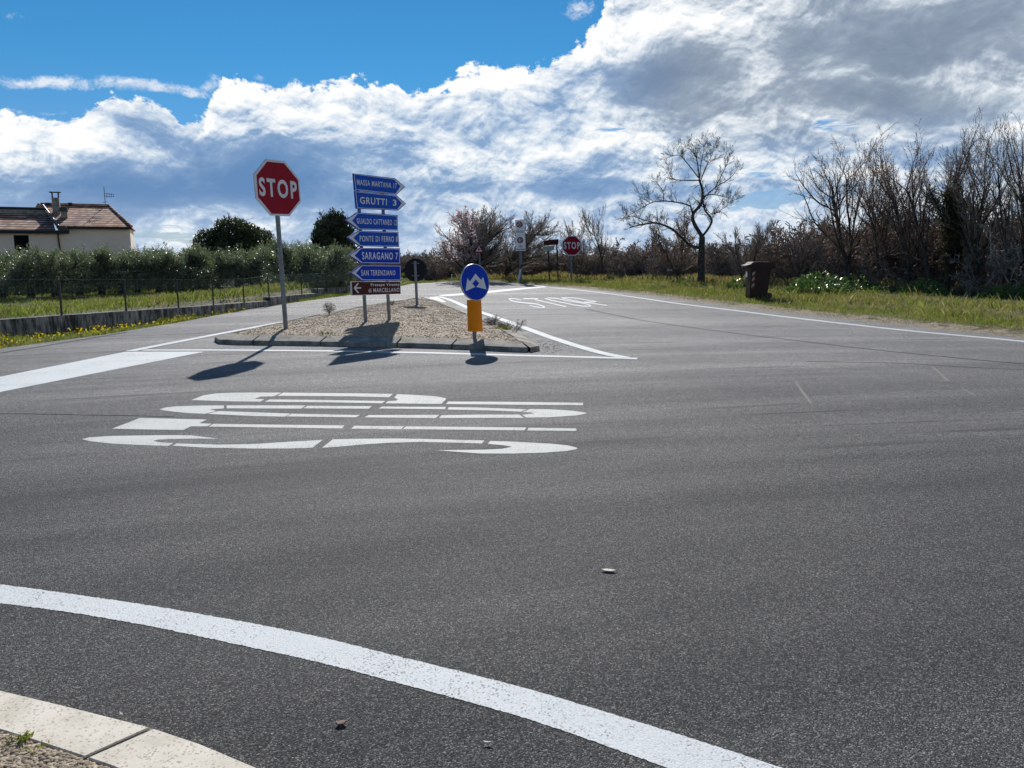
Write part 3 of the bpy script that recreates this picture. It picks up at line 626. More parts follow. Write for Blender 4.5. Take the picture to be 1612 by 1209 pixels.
# direction sign post
def direction():
    b = G(581, 508, .16); vp = VP(b, 36.5); root = empty('direction_sign_post'); tag(root, 'stack of six blue town arrows and one brown panel on two grey posts', 'signpost')
    for (x0, y0, x1, y1) in ((581.5, 508, 569, 300), (618.5, 505.5, 607, 304)):
        mb = MB(); a = vp(x0, y0, -.085); z = Vector((0, 0, .12)); c = vp(x1, y1, -.085); mb.tube(a-z, c, .031, n=14); mb.build('post', M['galv'], root)
    o1, o2 = (530, 260), (530, 370)
    def blue(outer, tipi, inner_tip, text, first, mt='blue'):
        mb = MB(); mb.plate([vp(x, y) for x, y in outer], vp.n, .03); pn = mb.build('arrow_panel', M[mt], root); pn['label'] = 'blue arrow panel '+first
        w1 = shrink(outer, .985); cx = sum(p[0] for p in outer)/5; cy = sum(p[1] for p in outer)/5
        def ins(pts, dx, dy): return [(x+(dx if x < cx else -dx), y+(dy if y < cy-2 else (-dy if y > cy+2 else 0))) for x, y in pts]
        wl = ins(outer, .8, .9); wl[tipi] = (outer[tipi][0]+(1.2 if outer[tipi][0] < cx else -1.2), outer[tipi][1])
        layer('white_border', vp, wl, .002, M['white'], pn)
        bl = ins(outer, 1.7, 1.8); bl[tipi] = inner_tip; layer('blue_face', vp, bl, .004, M[mt], pn)
        textpart(vp, pn, text, .0065, M['white'])
        return pn
    P1 = z0([(265,130),(925,208),(1088,345),(950,468),(290,400)], o1, 10.077); blue(P1, 2, z0([(1010,335)], o1, 10.077)[0], [('MASSA MARTANA 17', [(561.3,282.0),(624.1,288.6),(624.1,297.0),(561.9,291.2)], .016, 1.2)], 'pointing right, topmost')
    P2 = z0([(288,408),(950,475),(1100,612),(975,720),(315,690)], o1, 10.077); blue(P2, 2, z0([(1028,605)], o1, 10.077)[0], [('GRUTTI', [(566,309.6),(608.6,313),(608.6,323.2),(566.8,320.8)], .02, 1.15), ('3', [(617.8,314),(623.8,314.6),(623.8,324.2),(618,323.7)], .02, 1.)], 'pointing right, second from the top')
    P3 = z0([(148,875),(320,748),(968,792),(975,1038),(345,1022)], o1, 10.077); blue(P3, 0, z0([(243,880)], o1, 10.077)[0], [('GUALDO CATTANEO 12', [(561,343.4),(624.2,346.3),(624.2,355.0),(561.6,352.0)], .016, 1.2)], 'pointing left, upper')
    P4 = [(547.4,374),(564.6,362.8),(627.2,365),(628.7,388.9),(566.2,387.9)]; blue(P4, 0, (556, 374.4), [('PONTE DI FERRO 8', [(565.7,371),(625.4,372.2),(625.4,380.9),(566,380.2)], .016, 1.2)], 'pointing left, second of four', )
    P5 = [(549.8,401.8),(566.7,389.8),(629.7,390.8),(630.2,415.6),(568.2,414.7)]; blue(P5, 0, (558, 402.2), [('SARAGANO 7', [(569.2,396.3),(626,397.6),(625.8,408.8),(570,408.6)], .018, 1.2)], 'pointing left, third of four', 'blue2')
    P6 = [(552.6,429.5),(568.2,416.9),(631,417.4),(631.7,442),(569.2,441.7)]; blue(P6, 0, (560.3, 430), [('SAN TERENZIANO', [(568,424.8),(622,425.6),(621.8,433.4),(568.5,434.1)], .016, 1.2)], 'pointing left, lowest', 'blue2')
    Bq = [(553,443.4),(630.2,443.1),(631,462.8),(554.1,465.3)]
    mb = MB(); mb.plate([vp(x, y) for x, y in Bq], vp.n, .03); pn = mb.build('brown_panel', M['white'], root); pn['label'] = 'brown tourist panel with a white arrow'
    layer('brown_face', vp, [(553.6,443.9),(629.7,443.6),(630.4,462.2),(554.7,464.5)], .002, M['brown'], pn)
    textpart(vp, pn, [('Presepe Vivente', [(583.3,446.0),(628.4,445.4),(628.4,451.4),(583.4,451.9)], .016, 1.15), ('di MARCELLANO', [(579.6,453.7),(628.6,453.0),(628.6,459.3),(580,460.5)], .016, 1.15)], .0045, M['white'])
    mb = MB()
    for q in ([(556.4,453.5),(562.2,445.8),(564.6,445.9),(559.4,453.5)], [(556.4,453.5),(559.4,453.5),(565.2,461.4),(562.8,461.5)], [(559.6,452.4),(568.3,452.1),(568.3,454.1),(559.7,454.6)]): mb.poly([vp(x, y, .0045) for x, y in q])
    mb.build('arrow', M['white'], pn)
direction()

# round sign seen from behind
def round_back():
    b = G(656.8, 479, .15); vp = VP(b, 86.); root = empty('round_sign'); tag(root, 'round sign showing its dark grey back on a short post at the island tip', 'road sign')
    mb = MB(); mb.tube(vp(656.8, 479.5, .045)-Vector((0, 0, .08)), vp(653.4, 411, .045), .034, n=14); mb.build('post', M['galv'], root)
    mb = MB(); mb.plate([vp(x, y) for x, y in ngon(654.2, 425, 17.9, 18.3, 40)], vp.n, .02); pl = mb.build('plate', M['sign_back'], root)
    mb = MB()
    for y in (414.5, 434): mb.poly([vp(x, yy, .004) for x, yy in ((648, y-.8), (660, y-.8), (660, y+.8), (648, y+.8))])
    mb.build('rail', M['galv'], pl)
round_back()

def keep_sign():
    b = G(750.4, 531.5, .14); vp = VP(b, 47.); root = empty('divided_road_sign'); tag(root, 'blue round sign with white split arrows above an orange marker board on the island edge', 'road sign')
    zk = lambda p: z0(p, (710, 405), 7.55)
    mb = MB(); mb.tube(vp(*zk([(305, 955)])[0], -.045)-Vector((0, 0, .1)), vp(748, 425, -.045), .030, n=14); mb.build('post', M['galv'], root)
    cx, cy, rx, ry = 747.9, 444.2, 22.3, 29.0
    def el(k, dx=0): return [(cx+dx+rx*k*math.cos(2*math.pi*i/56)+.06*ry*k*math.sin(2*math.pi*i/56), cy+ry*k*math.sin(2*math.pi*i/56)) for i in range(56)]
    mb = MB(); mb.plate([vp(x, y) for x, y in el(1.)], vp.n, .025); pl = mb.build('plate', M['alu'], root)
    layer('blue_face', vp, el(.962), .002, M['blue2'], pl)
    sh = zk([(170,402),(192,245),(222,288),(288,195),(355,270),(378,232),(420,382),(298,352),(333,308),(290,263),(250,312),(286,352)])
    mb = MB(); mb.poly([vp(x, y, .0045) for x, y in [sh[i] for i in (3, 4, 5, 6, 7, 8, 9)]]); mb.poly([vp(x, y, .0045) for x, y in [sh[i] for i in (3, 9, 10, 11, 0, 1, 2)]]); mb.build('split_arrows', M['white'], pl)
    # marker board, a shallow curved sheet
    q = zk([(222,508),(385,505),(405,882),(235,884)]); N = 8; fr = []
    for r_ in (0, 1):
        for i in range(N+1):
            t = i/N; a = q[0] if r_ == 0 else q[3]; c = q[1] if r_ == 0 else q[2]; x = a[0]+(c[0]-a[0])*t; y = a[1]+(c[1]-a[1])*t; fr.append(vp(x, y, .0)-vp.n*(.05*(2*t-1)**2))
    bk = [v-vp.n*.014 for v in fr]; K = 2*(N+1); mb = MB()
    fs = [(i, i+1, N+2+i, N+1+i) for i in range(N)]+[(K+i+1, K+i, K+N+1+i, K+N+2+i) for i in range(N)]+[(i+1, i, K+i, K+i+1) for i in range(N)]+[(N+1+i, N+2+i, K+N+2+i, K+N+1+i) for i in range(N)]+[(0, N+1, K+N+1, K), (N, K+N, K+2*N+1, 2*N+1)]
    mb.add(fr+bk, fs); mb.build('marker_board', M['orange'], root)
keep_sign()

def speed_sign():
    b = G(820, 441.5, .13); vp = VP(b, 84.); root = empty('speed_limit_sign'); tag(root, 'two stacked white panels with red speed limit circles reading 20 and 15 on one post', 'road sign')
    zs = lambda p: z0(p, (795, 335), 11.)
    mb = MB(); mb.tube(vp(820.4, 442, -.08)-Vector((0, 0, .05)), vp(818.6, 350, -.08), .075, n=12); mb.build('post', M['galv'], root)
    for (q, c, r, tx, tq, lab) in ((zs([(175,124),(338,124),(345,384),(180,387)]), (250,203), 55, '20', [(219,176),(283,176),(284,232),(220,232)], 'upper panel'), (zs([(182,392),(350,390),(357,655),(188,660)]), (262,473), 54, '15', [(233,444),(293,444),(294,502),(234,502)], 'lower panel')):
        mb = MB(); mb.plate([vp(x, y) for x, y in q], vp.n, .04); pn = mb.build('panel', M['white2'], root); pn['label'] = lab+' reading '+tx
        layer('red_ring', vp, zs(ngon(c[0], c[1], r, r, 28)), .004, M['red'], pn); layer('ring_centre', vp, zs(ngon(c[0], c[1], r*.66, r*.66, 28)), .008, M['white2'], pn)
        textpart(vp, pn, [(tx, zs(tq), .055, 1.0)], .012, M['black'])
    mb = MB()
    def fr(x0, y0, x1, y1, w=3):
        for a in ([(x0,y0),(x1,y0),(x1,y0+w),(x0,y0+w)], [(x0,y1-w),(x1,y1-w),(x1,y1),(x0,y1)], [(x0,y0+w),(x0+w,y0+w),(x0+w,y1-w),(x0,y1-w)], [(x1-w,y0+w),(x1,y0+w),(x1,y1-w),(x1-w,y1-w)]): mb.poly([vp(x, y, .004) for x, y in zs(a)])
    fr(198,302,248,348); fr(268,302,318,348); fr(240,555,296,602)
    for q in ([(204,322),(242,322),(242,336),(204,336)], [(276,338),(291,312),(308,338)], [(248,572),(288,572),(288,584),(248,584)]): mb.poly([vp(x, y, .004) for x, y in zs(q)])
    for x in range(200, 340, 17): mb.poly([vp(a, c, .004) for a, c in zs([(x,624),(x+12,624),(x+12,640),(x,640)])])
    mb.build('pictogram', M['black'], root)
speed_sign()

def marker_post(q0, q1, w, label, name='marker_post', lean=True, red=True, z=.13, rad=.0):
    b = G(*q0, z); vp = VP(b, 88.); root = empty(name); tag(root, label, 'marker post')
    x0, y0 = q0; x1, y1 = q1; ym = y0+(y1-y0)*.72; xm = x0+(x1-x0)*.72
    mb = MB(); mb.plate([vp(x, y) for x, y in ((x0-w, y0), (x0+w, y0), (xm+w, ym), (xm-w, ym))], vp.n, .10); mb.build('post', M['white'], root, bevel=.01)
    mb = MB(); mb.plate([vp(x, y) for x, y in ((xm-w, ym), (xm+w, ym), (x1+w, y1), (x1-w*.8, y1+.6))], vp.n, .10); cap = mb.build('cap', M['black'] if red else M['white'], root, bevel=.01)
    if red: mb = MB(); mb.poly([vp(x, y, .004) for x, y in ((xm-w*.1, ym-.9), (xm+w*.8, ym-.9), (x1+w*.7, y1+1.2), (x1-w*.1, y1+1.2))]); mb.build('reflector', M['red'], cap)
marker_post((816.4, 441.5), (821, 416), 1.7, 'leaning white roadside post with a black and red top beside the speed limit post')
marker_post((710.7, 442.5), (711.5, 431), .9, 'small upright white post at the far road edge left of the blue sign', red=False)
marker_post((667, 443), (667, 438), .6, 'tiny white post at the far road edge right of the round sign', red=False)

def triangle():
    b = G(757, 441, .13); vp = VP(b, 86.); root = empty('warning_sign'); tag(root, 'small red bordered warning triangle on a thin post behind the blue sign', 'road sign')
    mb = MB(); mb.tube(vp(757, 441, -.05)-Vector((0, 0, .05)), vp(754, 388, -.05), .045, n=10); mb.build('post', M['galv'], root)
    t3 = [(753.6, 382.4), (762.3, 398), (745.8, 398)]
    mb = MB(); mb.plate([vp(x, y) for x, y in t3], vp.n, .03); pl = mb.build('plate', M['red'], root)
    layer('white_face', vp, shrink(t3, .62), .004, M['white'], pl); layer('symbol', vp, [(752.2, 394.2), (752.9, 390.3), (754.4, 391.6), (757.6, 393.8), (755.6, 394.0)], .008, M['black'], pl)
triangle()

def road_name_signs():
    b = G(879, 440, .13); vp = VP(b, 70.); root = empty('brown_sign'); tag(root, 'brown name board on a dark leaning pole left of the distant stop sign', 'road sign')
    mb = MB(); mb.tube(vp(879.2, 440.5, -.04)-Vector((0, 0, .05)), vp(876.6, 377, -.04), .035, n=10); mb.build('post', M['darkpost'], root)
    mb = MB(); mb.plate([vp(x, y) for x, y in zz2([(262,392),(495,364),(496,452),(264,470)])], vp.n, .03); mb.build('board', M['brown'], root)
    b = G(865, 440.5, .13); vp = VP(b, 80.); root = empty('pale_sign'); tag(root, 'pale grey green name board on a thin dark pole below the brown board', 'road sign')
    mb = MB(); mb.tube(vp(865.3, 440.5, -.04)-Vector((0, 0, .05)), vp(863.4, 389, -.04), .033, n=10); mb.build('post', M['darkpost'], root)
    mb = MB(); mb.plate([vp(x, y) for x, y in zz2([(243,482),(408,476),(410,548),(243,556)])], vp.n, .03); mb.build('board', M['pale'], root)
    mb = MB(); mb.plate([vp(x, y, .002) for x, y in zz2([(410,474),(422,473),(424,535),(412,536)])], vp.n, .035); mb.build('bracket', M['darkpost'], root)
road_name_signs()

# ------------------------------------------------------------ bin on its slab
def wheelie_bin():
    o = G(1191, 470.8, .06); root = empty('wheelie_bin', o); tag(root, 'brown wheeled bin with a white label and a striped sticker on the right verge', 'bin')
    mb = MB(); w, d, h = .235, .22, .93           # half width (y), half depth (x) at base
    W = [(-.26, w, .02), (-.275, w+.01, .12), (-.285, w+.04, .80), (-.295, w+.05, h)]
    X2 = [.23, .24, .30, .36]; vs = []
    for (xf, ww, z), xb in zip(W, X2): vs += [(xf, -ww+.03, z), (xf+.03, -ww, z), (xb-.03, -ww, z), (xb, -ww+.03, z), (xb, ww-.03, z), (xb-.03, ww, z), (xf+.03, ww, z), (xf, ww-.03, z)]
    fs = [tuple(range(7, -1, -1)), tuple(range(24, 32))]
    for r_ in range(3): fs += [(r_*8+i, r_*8+(i+1) % 8, r_*8+8+(i+1) % 8, r_*8+8+i) for i in range(8)]
    mb.add(vs, fs); mb.build('body', M['bin'], root, bevel=.008)
    mb = MB(); mb.box((.03, 0, h+.005), (.76, .60, .05)); mb.box((.40, 0, h-.02), (.10, .34, .03)); mb.build('rim', M['bin'], root, bevel=.01)
    mb = MB(); L = [(-.44, .20, h+.02), (-.43, .25, h+.05), (-.30, .29, h+.085), (-.26, .29, h+.135), (-.20, .28, h+.15), (.30, .27, h+.15), (.40, .27, h+.11), (.40, .27, h+.06)]
    vs = [(x, -y, z) for x, y, z in L]+[(x, y, z) for x, y, z in L]+[(x, -y, h+.032) if z > h+.04 else (x, -y, z-.01) for x, y, z in L]+[(x, y, h+.032) if z > h+.04 else (x, y, z-.01) for x, y, z in L]
    n = 8; fs = [(i, i+1, n+i+1, n+i) for i in range(n-1)]+[(2*n+i+1, 2*n+i, 3*n+i, 3*n+i+1) for i in range(n-1)]+[(i+1, i, 2*n+i, 2*n+i+1) for i in range(n-1)]+[(n+i, n+i+1, 3*n+i+1, 3*n+i) for i in range(n-1)]+[(0, n, 3*n, 2*n), (n-1, 3*n-1, 4*n-1, 2*n-1)]
    mb.add(vs, fs); lid = mb.build('lid', M['bin'], root, bevel=.008)
    mb = MB(); mb.tube((.42, -.2, h+.07), (.42, .2, h+.07), .018); mb.build('hinge_handle', M['bin'], lid)
    for s in (-1, 1):
        mb = MB(); mb.tube((.27, s*.20, .10), (.27, s*.27, .10), .10, n=24); wh = mb.build('wheel', M['black'], root, bevel=.008)
    mb = MB(); mb.plate([Vector(p) for p in ((-.306, .18, .80), (-.306, .02, .80), (-.302, .02, .64), (-.302, .18, .64))], Vector((-1, 0, 0)), .004); mb.build('label_sticker', M['white'], root)
    # striped sticker on the side that faces the road
    def side(x, z, off=.004): t_ = (z-.12)/.68; return Vector((x, -(w+.01+.035*t_)-off, z))
    mb = MB(); mb.poly([side(x, z) for x, z in ((-.255, .30), (-.165, .30), (-.165, .80), (-.255, .80))]); st = mb.build('striped_sticker', film('faded_red', (.17, .035, .025)), root)
    mb = MB()
    for z in (.34, .52, .68): mb.poly([side(x, zz_, .007) for x, zz_ in ((-.25, z), (-.17, z+.06), (-.17, z+.14), (-.25, z+.08))])
    mb.build('stripe', film('faded_white', (.36, .33, .28)), st)
    mb = MB(); p = G(1165, 470.5, .03); q = G(1234, 469, .03); mb.box(((p.x+q.x)/2, (p.y+q.y)/2+.35, .02), (q.x-p.x+.1, 1.1, .07)); tag(mb.build('concrete_slab', M['kerb']), kind='structure')
wheelie_bin()

# ------------------------------------------------------------ retaining walls and fence
def walls():
    def seg(pxb, pxt, name, label):
        mb = MB(); P = [G(x, y) for x, y in pxb]; H = []
        for p, (tx, ty) in zip(P, pxt): H.append(atY(tx, ty, p.y).z)
        n = len(P); back = []
        for i, p in enumerate(P):
            d = (P[min(i+1, n-1)]-P[max(i-1, 0)]).normalized(); back.append(p+Vector((-d.y, d.x, 0))*.22)
        vs = []
        for i in range(n): vs += [P[i]+Vector((0, 0, -.3)), Vector((P[i].x, P[i].y, H[i])), Vector((back[i].x, back[i].y, H[i])), back[i]+Vector((0, 0, -.3))]
        fs = [(i*4+j, i*4+(j+1) % 4, (i+1)*4+(j+1) % 4, (i+1)*4+j) for i in range(n-1) for j in range(4)]+[(0, 1, 2, 3), tuple(4*(n-1)+j for j in (3, 2, 1, 0))]
        mb.add(vs, fs); tag(mb.build(name, M['concrete'], bevel=.012), label, 'wall')
    seg([(-160, 555), (0, 531), (174, 516), (300, 499.3), (427, 481.5)], [(-160, 515), (0, 503.6), (174, 491.4), (300, 483.2), (427, 473.3)], 'concrete_wall', 'longest stained concrete retaining wall with yellow flowers at its foot')
    seg([(427, 481.5), (470, 472.5), (502, 466.5)], [(427, 467.8), (470, 464), (502, 461.4)], 'concrete_wall', 'short middle stained retaining wall behind the big stop sign pole')
    seg([(500, 466.5), (553, 459), (600, 452.5)], [(500, 454.8), (553, 451.6), (600, 447.5)], 'concrete_wall', 'farthest retaining wall segment ending behind the direction signs')
    root = empty('wire_fence'); tag(root, 'green wire mesh fence with thin dark posts standing on the retaining walls', 'fence')
    posts = [((-28, 504.5), (-31, 440)), ((97.2, 496), (92.6, 440)), ((198.4, 489), (195.6, 440)), ((281, 484), (278, 440)), ((336, 480), (334, 440)), ((384.4, 476), (382, 439)), ((424, 469), (421, 434)), ((475, 462), (474, 431.8)), ((500, 456), (498.5, 431)), ((514, 454.5), (513, 430)), ((553, 452), (552, 428.5)), ((585, 449.5), (584, 427.5))]
    wl = [G(*q) for q in wall_px]
    def wall_pt(px):   # wall centre line under that pixel column
        d = pray(px, 490); best = None
        for a, b in zip(wl[:-1], wl[1:]):
            A = d[0]/d[1]; den = (b.x-a.x)-A*(b.y-a.y)
            if abs(den) < 1e-9: continue
            t = (A*a.y-a.x)/den
            if -.001 <= t <= 1.001: best = a.lerp(b, t)
        return best
    pos_ = []
    for (x0, y0), (x1, y1) in posts:
        p = wall_pt(x0) or wl[0]; Y = p.y+.05; a = atY(x0, y0, Y); c = atY(x1, y1, Y); pos_.append((a, c))
        mb = MB(); mb.box(tuple((a+c)/2), (.035, .035, (c-a).length+.1)); 
        mb = MB(); mb.tube(a-Vector((0, 0, .1)), c, .019, n=6); mb.build('post', M['metal_dark'], root)
    mb = MB(); V = []; F = []
    for (a, c), (b, d) in zip(pos_[:-1], pos_[1:]):
        L = (b-a).length; n = max(4, int(L/.09)); dense = a.y > 19.5
        for i in range(n):
            t = i/n; mb.tube(a.lerp(b, t), c.lerp(d, t), .0013 if not dense else .0022, n=3, caps=False)
        rows = 9
        for j in range(rows):
            t = j/rows; mb.tube(a.lerp(c, t), b.lerp(d, t), .0013 if not dense else .0022, n=3, caps=False)
        mb.tube(c, d, .003, n=4, caps=False); mb.tube(a.lerp(c, .5), b.lerp(d, .5), .0022, n=4, caps=False)
    mb.build('mesh', mat('wire', (.10, .15, .13), rough=.4, metal=.3), root)
walls()

# ------------------------------------------------------------ house
def house():
    az = 66.; c0 = atY(204, 357, 62.); f = VP((c0.x, c0.y, 0), az); N = -f.n        # N points away from the camera
    root = empty('house'); tag(root, 'two storey cream house with brown tiled roofs and chimneys behind the olive grove', 'house')
    def bk(px, py, d): return f(px, py, -d)
    def plane_pt(px, py, d):                        # same pixel column on a parallel plane d behind the facade
        g = VP(c0-f.n*d, az); return g(px, py)
    zb = -2.0
    A = f(93, 358); B = f(204, 358)
    # right wing walls
    mb = MB(); D = 8.
    def wallbox(P, Q, z1, depth):
        a, b = Vector((P.x, P.y, zb)), Vector((Q.x, Q.y, zb)); c, d = b+N*depth, a+N*depth; up = Vector((0, 0, z1-zb))
        mb.add([a, b, c, d, a+up, b+up, c+up, d+up], [(0, 1, 5, 4), (1, 2, 6, 5), (2, 3, 7, 6), (3, 0, 4, 7), (4, 5, 6, 7)])
    zE = f(150, 357.5).z; zE2 = f(60, 362.5).z
    wallbox(A, B, zE, D); mb.build('wall', M['plaster'], root)
    mb = MB(); C = f(-260, 362); A2 = f(93.2, 362); off = f.n*.12
    wallbox(C+off, A2+off, zE2, D); w2 = mb.build('wall', M['plaster'], root)
    # window: deep dark opening in a frame
    mb = MB(); q = [f(x, y, .13) for x, y in ((21.5, 370), (45.5, 370), (48, 401.5), (24.5, 402))]; mb.plate(q, f.n, .04); wn = mb.build('window', M['metal_dark'], root)
    mb = MB(); mb.poly([f(x, y, .14) for x, y in ((22.5, 371.2), (44.6, 371.2), (47, 400.5), (25.5, 401))]); mb.build('pane', mat('pane', (.006, .007, .009), rough=.6, spec=.05), wn)
    # roofs
    def roofslab(pts, t, name, m): mb = MB(); mb.plate([Vector(p) for p in pts], Vector((0, 0, 1)), t); return mb.build(name, m, root)
    e0, e1 = f(90, 356.2, .45), f(207.5, 356.6, .45); r0, r1 = plane_pt(64, 323.2, 4.), plane_pt(172, 323.2, 4.)
    zr = (r0.z+r1.z)/2; r0.z = r1.z = zr; e0.z = e1.z = (e0.z+e1.z)/2
    rf = roofslab([e0, e1, r1, r0], .10, 'roof', M['tile'])
    bk0, bk1 = e0+N*9., e1+N*9.; roofslab([r0, r1, bk1, bk0], .10, 'roof', M['tile']); roofslab([e1, bk1, r1], .10, 'roof', M['tile'])
    mb = MB(); mb.tube(r0+Vector((0, 0, .03)), r1+Vector((0, 0, .03)), .13, n=8); mb.tube(r1, e1+Vector((0, 0, .02)), .10, n=8); mb.build('ridge_tiles', M['tile'], rf)
    mb = MB(); mb.tube(e0-Vector((0, 0, .12)), e1-Vector((0, 0, .12)), .10, n=8); mb.build('gutter', M['metal_dark'], root)
    # left wing roof, lower, with a pale flashing band below its ridge
    E0, E1 = f(-260, 360.6, .62), f(110, 360.8, .62); R0, R1 = plane_pt(-260, 334.5, 2.7), plane_pt(80, 333.5, 2.7)
    E0.z = E1.z = (E0.z+E1.z)/2; R0.z = R1.z = (R0.z+R1.z)/2
    r2 = roofslab([E0, E1-f.u*.9, R1, R0], .12, 'roof', M['tile'])
    mb = MB(); T0, T1 = plane_pt(-260, 327.5, 2.9), plane_pt(72, 326.5, 2.9); T0.z = T1.z = (T0.z+T1.z)/2; mb.plate([R0+Vector((0, 0, -.1)), R1+Vector((0, 0, -.1)), T1, T0], f.n, .25); mb.build('flashing', M['kerb_old'], r2)
    mb = MB(); mb.tube(T0+Vector((0, 0, .08)), T1+Vector((0, 0, .08)), .10, n=8); mb.build('ridge_tiles', M['metal_dark'], r2)
    mb = MB(); mb.tube(E0-Vector((0, 0, .14)), E1-Vector((0, 0, .14)), .13, n=8); mb.build('gutter', M['metal_dark'], root)
    mb = MB(); mb.plate([f(x, y, .75) for x, y in ((93, 357), (105, 356), (110.5, 363.8), (93, 364))], f.n, .5); mb.build('fascia', M['metal_dark'], root)
    mb = MB(); mb.tube(plane_pt(67.5, 323.5, 3.6)+Vector((0, 0, .05)), f(93.5, 356.5, .6)+Vector((0, 0, .05)), .07, n=8); mb.build('verge_trim', M['galv'], root)
    mb = MB(); mb.plate([plane_pt(x, y, 3.4) for x, y in ((55, 327), (59.5, 320), (61, 320), (69, 326), (69, 328))], f.n, .5); mb.build('dormer_peak', M['tile'], root)
    mb = MB()
    pp = [f(92.5, 363.5, .25), f(92, 372, .25), f(95, 392, .25), f(96, 410, .25)]
    for a, b in zip(pp[:-1], pp[1:]): mb.tube(a, b, .06, n=8)
    mb.build('downpipe', M['metal_dark'], root)
    # chimneys
    def stack(x0, x1, y0, y1, d, m, nm='chimney'):
        a = plane_pt(x0, y1, d); b = plane_pt(x1, y1, d); c = plane_pt((x0+x1)/2, y0, d); w = (b-a).length
        mb = MB(); mb.box(((a.x+b.x)/2, (a.y+b.y)/2, (a.z+c.z)/2), (w, w, c.z-a.z), math.atan2(f.u.y, f.u.x)); return mb.build(nm, m, rf), (a+b)/2, c.z, w
    ch, c_, zt, w = stack(84.5, 96, 311.5, 342, 2.2, M['kerb_old'])
    mb = MB(); a_ = math.atan2(f.u.y, f.u.x)
    mb.box((c_.x, c_.y, zt+.42), (w*1.55, w*1.3, .06), a_)
    for sx_ in (-1, 1):
        for sy in (-1, 1): q = Vector((c_.x, c_.y, 0))+f.u*(sx_*w*.42)+f.n*(sy*w*.4); mb.box((q.x, q.y, zt+.2), (.05, .05, .44))
    mb.build('chimney_cap', M['metal_dark'], ch)
    ch2, c_, zt, w = stack(97.5, 108, 327, 352, 1.4, M['kerb_old']); mb = MB(); mb.box((c_.x, c_.y, zt-.15), (w*1.12, w*1.12, .32), a_); mb.build('chimney_cap', M['metal_dark'], ch2)
    for x in (76.5, 111): v, c_, zt, w = stack(x-2.6, x+2.6, 320.5, 326, 3.9, M['bin'], 'roof_vent'); mb = MB(); mb.box((c_.x, c_.y, zt+.02), (w*1.35, w*1.35, .10), a_); mb.build('cap', M['metal_dark'], v)
    an = plane_pt(166, 324, 4.); at = empty('tv_antenna'); tag(at, 'thin rooftop television antenna on the right end of the house ridge', 'antenna'); bpy.data.objects.remove(at)
    mb = MB(); top_ = plane_pt(163.5, 294, 4.); an.z -= .1; mb.tube(an, top_, .025, n=6)
    an_ = mb.build('antenna_mast', M['metal_dark'], rf); mb = MB(); g = VP(c0-f.n*4., az)
    for (x0, y0, x1, y1) in ((164, 305, 179, 306), (164, 309, 179, 309.5), (179, 305.5, 179, 310), (161, 319, 168, 317.5), (168, 303.5, 168, 311), (172, 303.8, 172, 311), (175.5, 304, 175.5, 311)): mb.tube(g(x0, y0), g(x1, y1), .016, n=5)
    mb.build('antenna_elements', M['metal_dark'], an_)
house()

# ------------------------------------------------------------ vegetation generators
def nrm(v):
    l = math.sqrt(v[0]*v[0]+v[1]*v[1]+v[2]*v[2]) or 1.; return (v[0]/l, v[1]/l, v[2]/l)
def grow(rg, p, d, L, r, lev, out, P):
    n = P['n'][lev]; st = L/n; maxl = len(P['n'])-1; rr0 = r
    for i in range(n):
        w = P['wob'][lev]; d = nrm((d[0]+rg.gauss(0, w), d[1]+rg.gauss(0, w), d[2]+rg.gauss(0, w)+P['up'][lev]))
        q = (p[0]+d[0]*st, p[1]+d[1]*st, p[2]+d[2]*st); r2 = r*(1-(1-P['tap'])*(i+1)/n); out.append((p, q, rr0, r2, lev)); rr0 = r2; p = q
        if lev < maxl and (i+1)/n > P['start'][lev]:
            k = P['kids'][lev]; k = int(k)+(rg.random() < k-int(k))
            for _ in range(k):
                a = rg.gauss(P['ang'][lev], .18); ph = rg.uniform(0, 6.283)
                u = nrm((rg.gauss(0, 1), rg.gauss(0, 1), rg.gauss(0, 1))); dt = u[0]*d[0]+u[1]*d[1]+u[2]*d[2]; u = nrm((u[0]-dt*d[0], u[1]-dt*d[1], u[2]-dt*d[2]))
                c = (d[0]*math.cos(a)+u[0]*math.sin(a), d[1]*math.cos(a)+u[1]*math.sin(a), d[2]*math.cos(a)+u[2]*math.sin(a))
                grow(rg, p, c, L*P['lr'][lev]*rg.uniform(.65, 1.2)*(1-.35*(i+1)/n), r2*P['rr'], lev+1, out, P)
def seg_arrays(segs, sides=3):
    if not segs: return np.zeros((0, 3)), np.zeros((0, 4), int)
    A = np.array([s[0] for s in segs]); B = np.array([s[1] for s in segs]); r0 = np.array([s[2] for s in segs]); r1 = np.array([s[3] for s in segs])
    d = B-A; d /= np.linalg.norm(d, axis=1, keepdims=True)+1e-9; h = np.where(np.abs(d[:, 2:3]) < .9, np.array([[0, 0, 1.]]), np.array([[1., 0, 0]]))
    u = np.cross(d, h); u /= np.linalg.norm(u, axis=1, keepdims=True); v = np.cross(d, u); R_ = []
    for P_, r in ((A, r0), (B, r1)):
        for k in range(sides):
            t = 2*math.pi*k/sides; R_.append(P_+(u*math.cos(t)+v*math.sin(t))*r[:, None])
    V = np.stack(R_, 1).reshape(-1, 3); b = (np.arange(len(segs))*2*sides)[:, None]
    F = np.concatenate([b+np.array([[k, (k+1) % sides, sides+(k+1) % sides, sides+k]]) for k in range(sides)], 0); return V, F
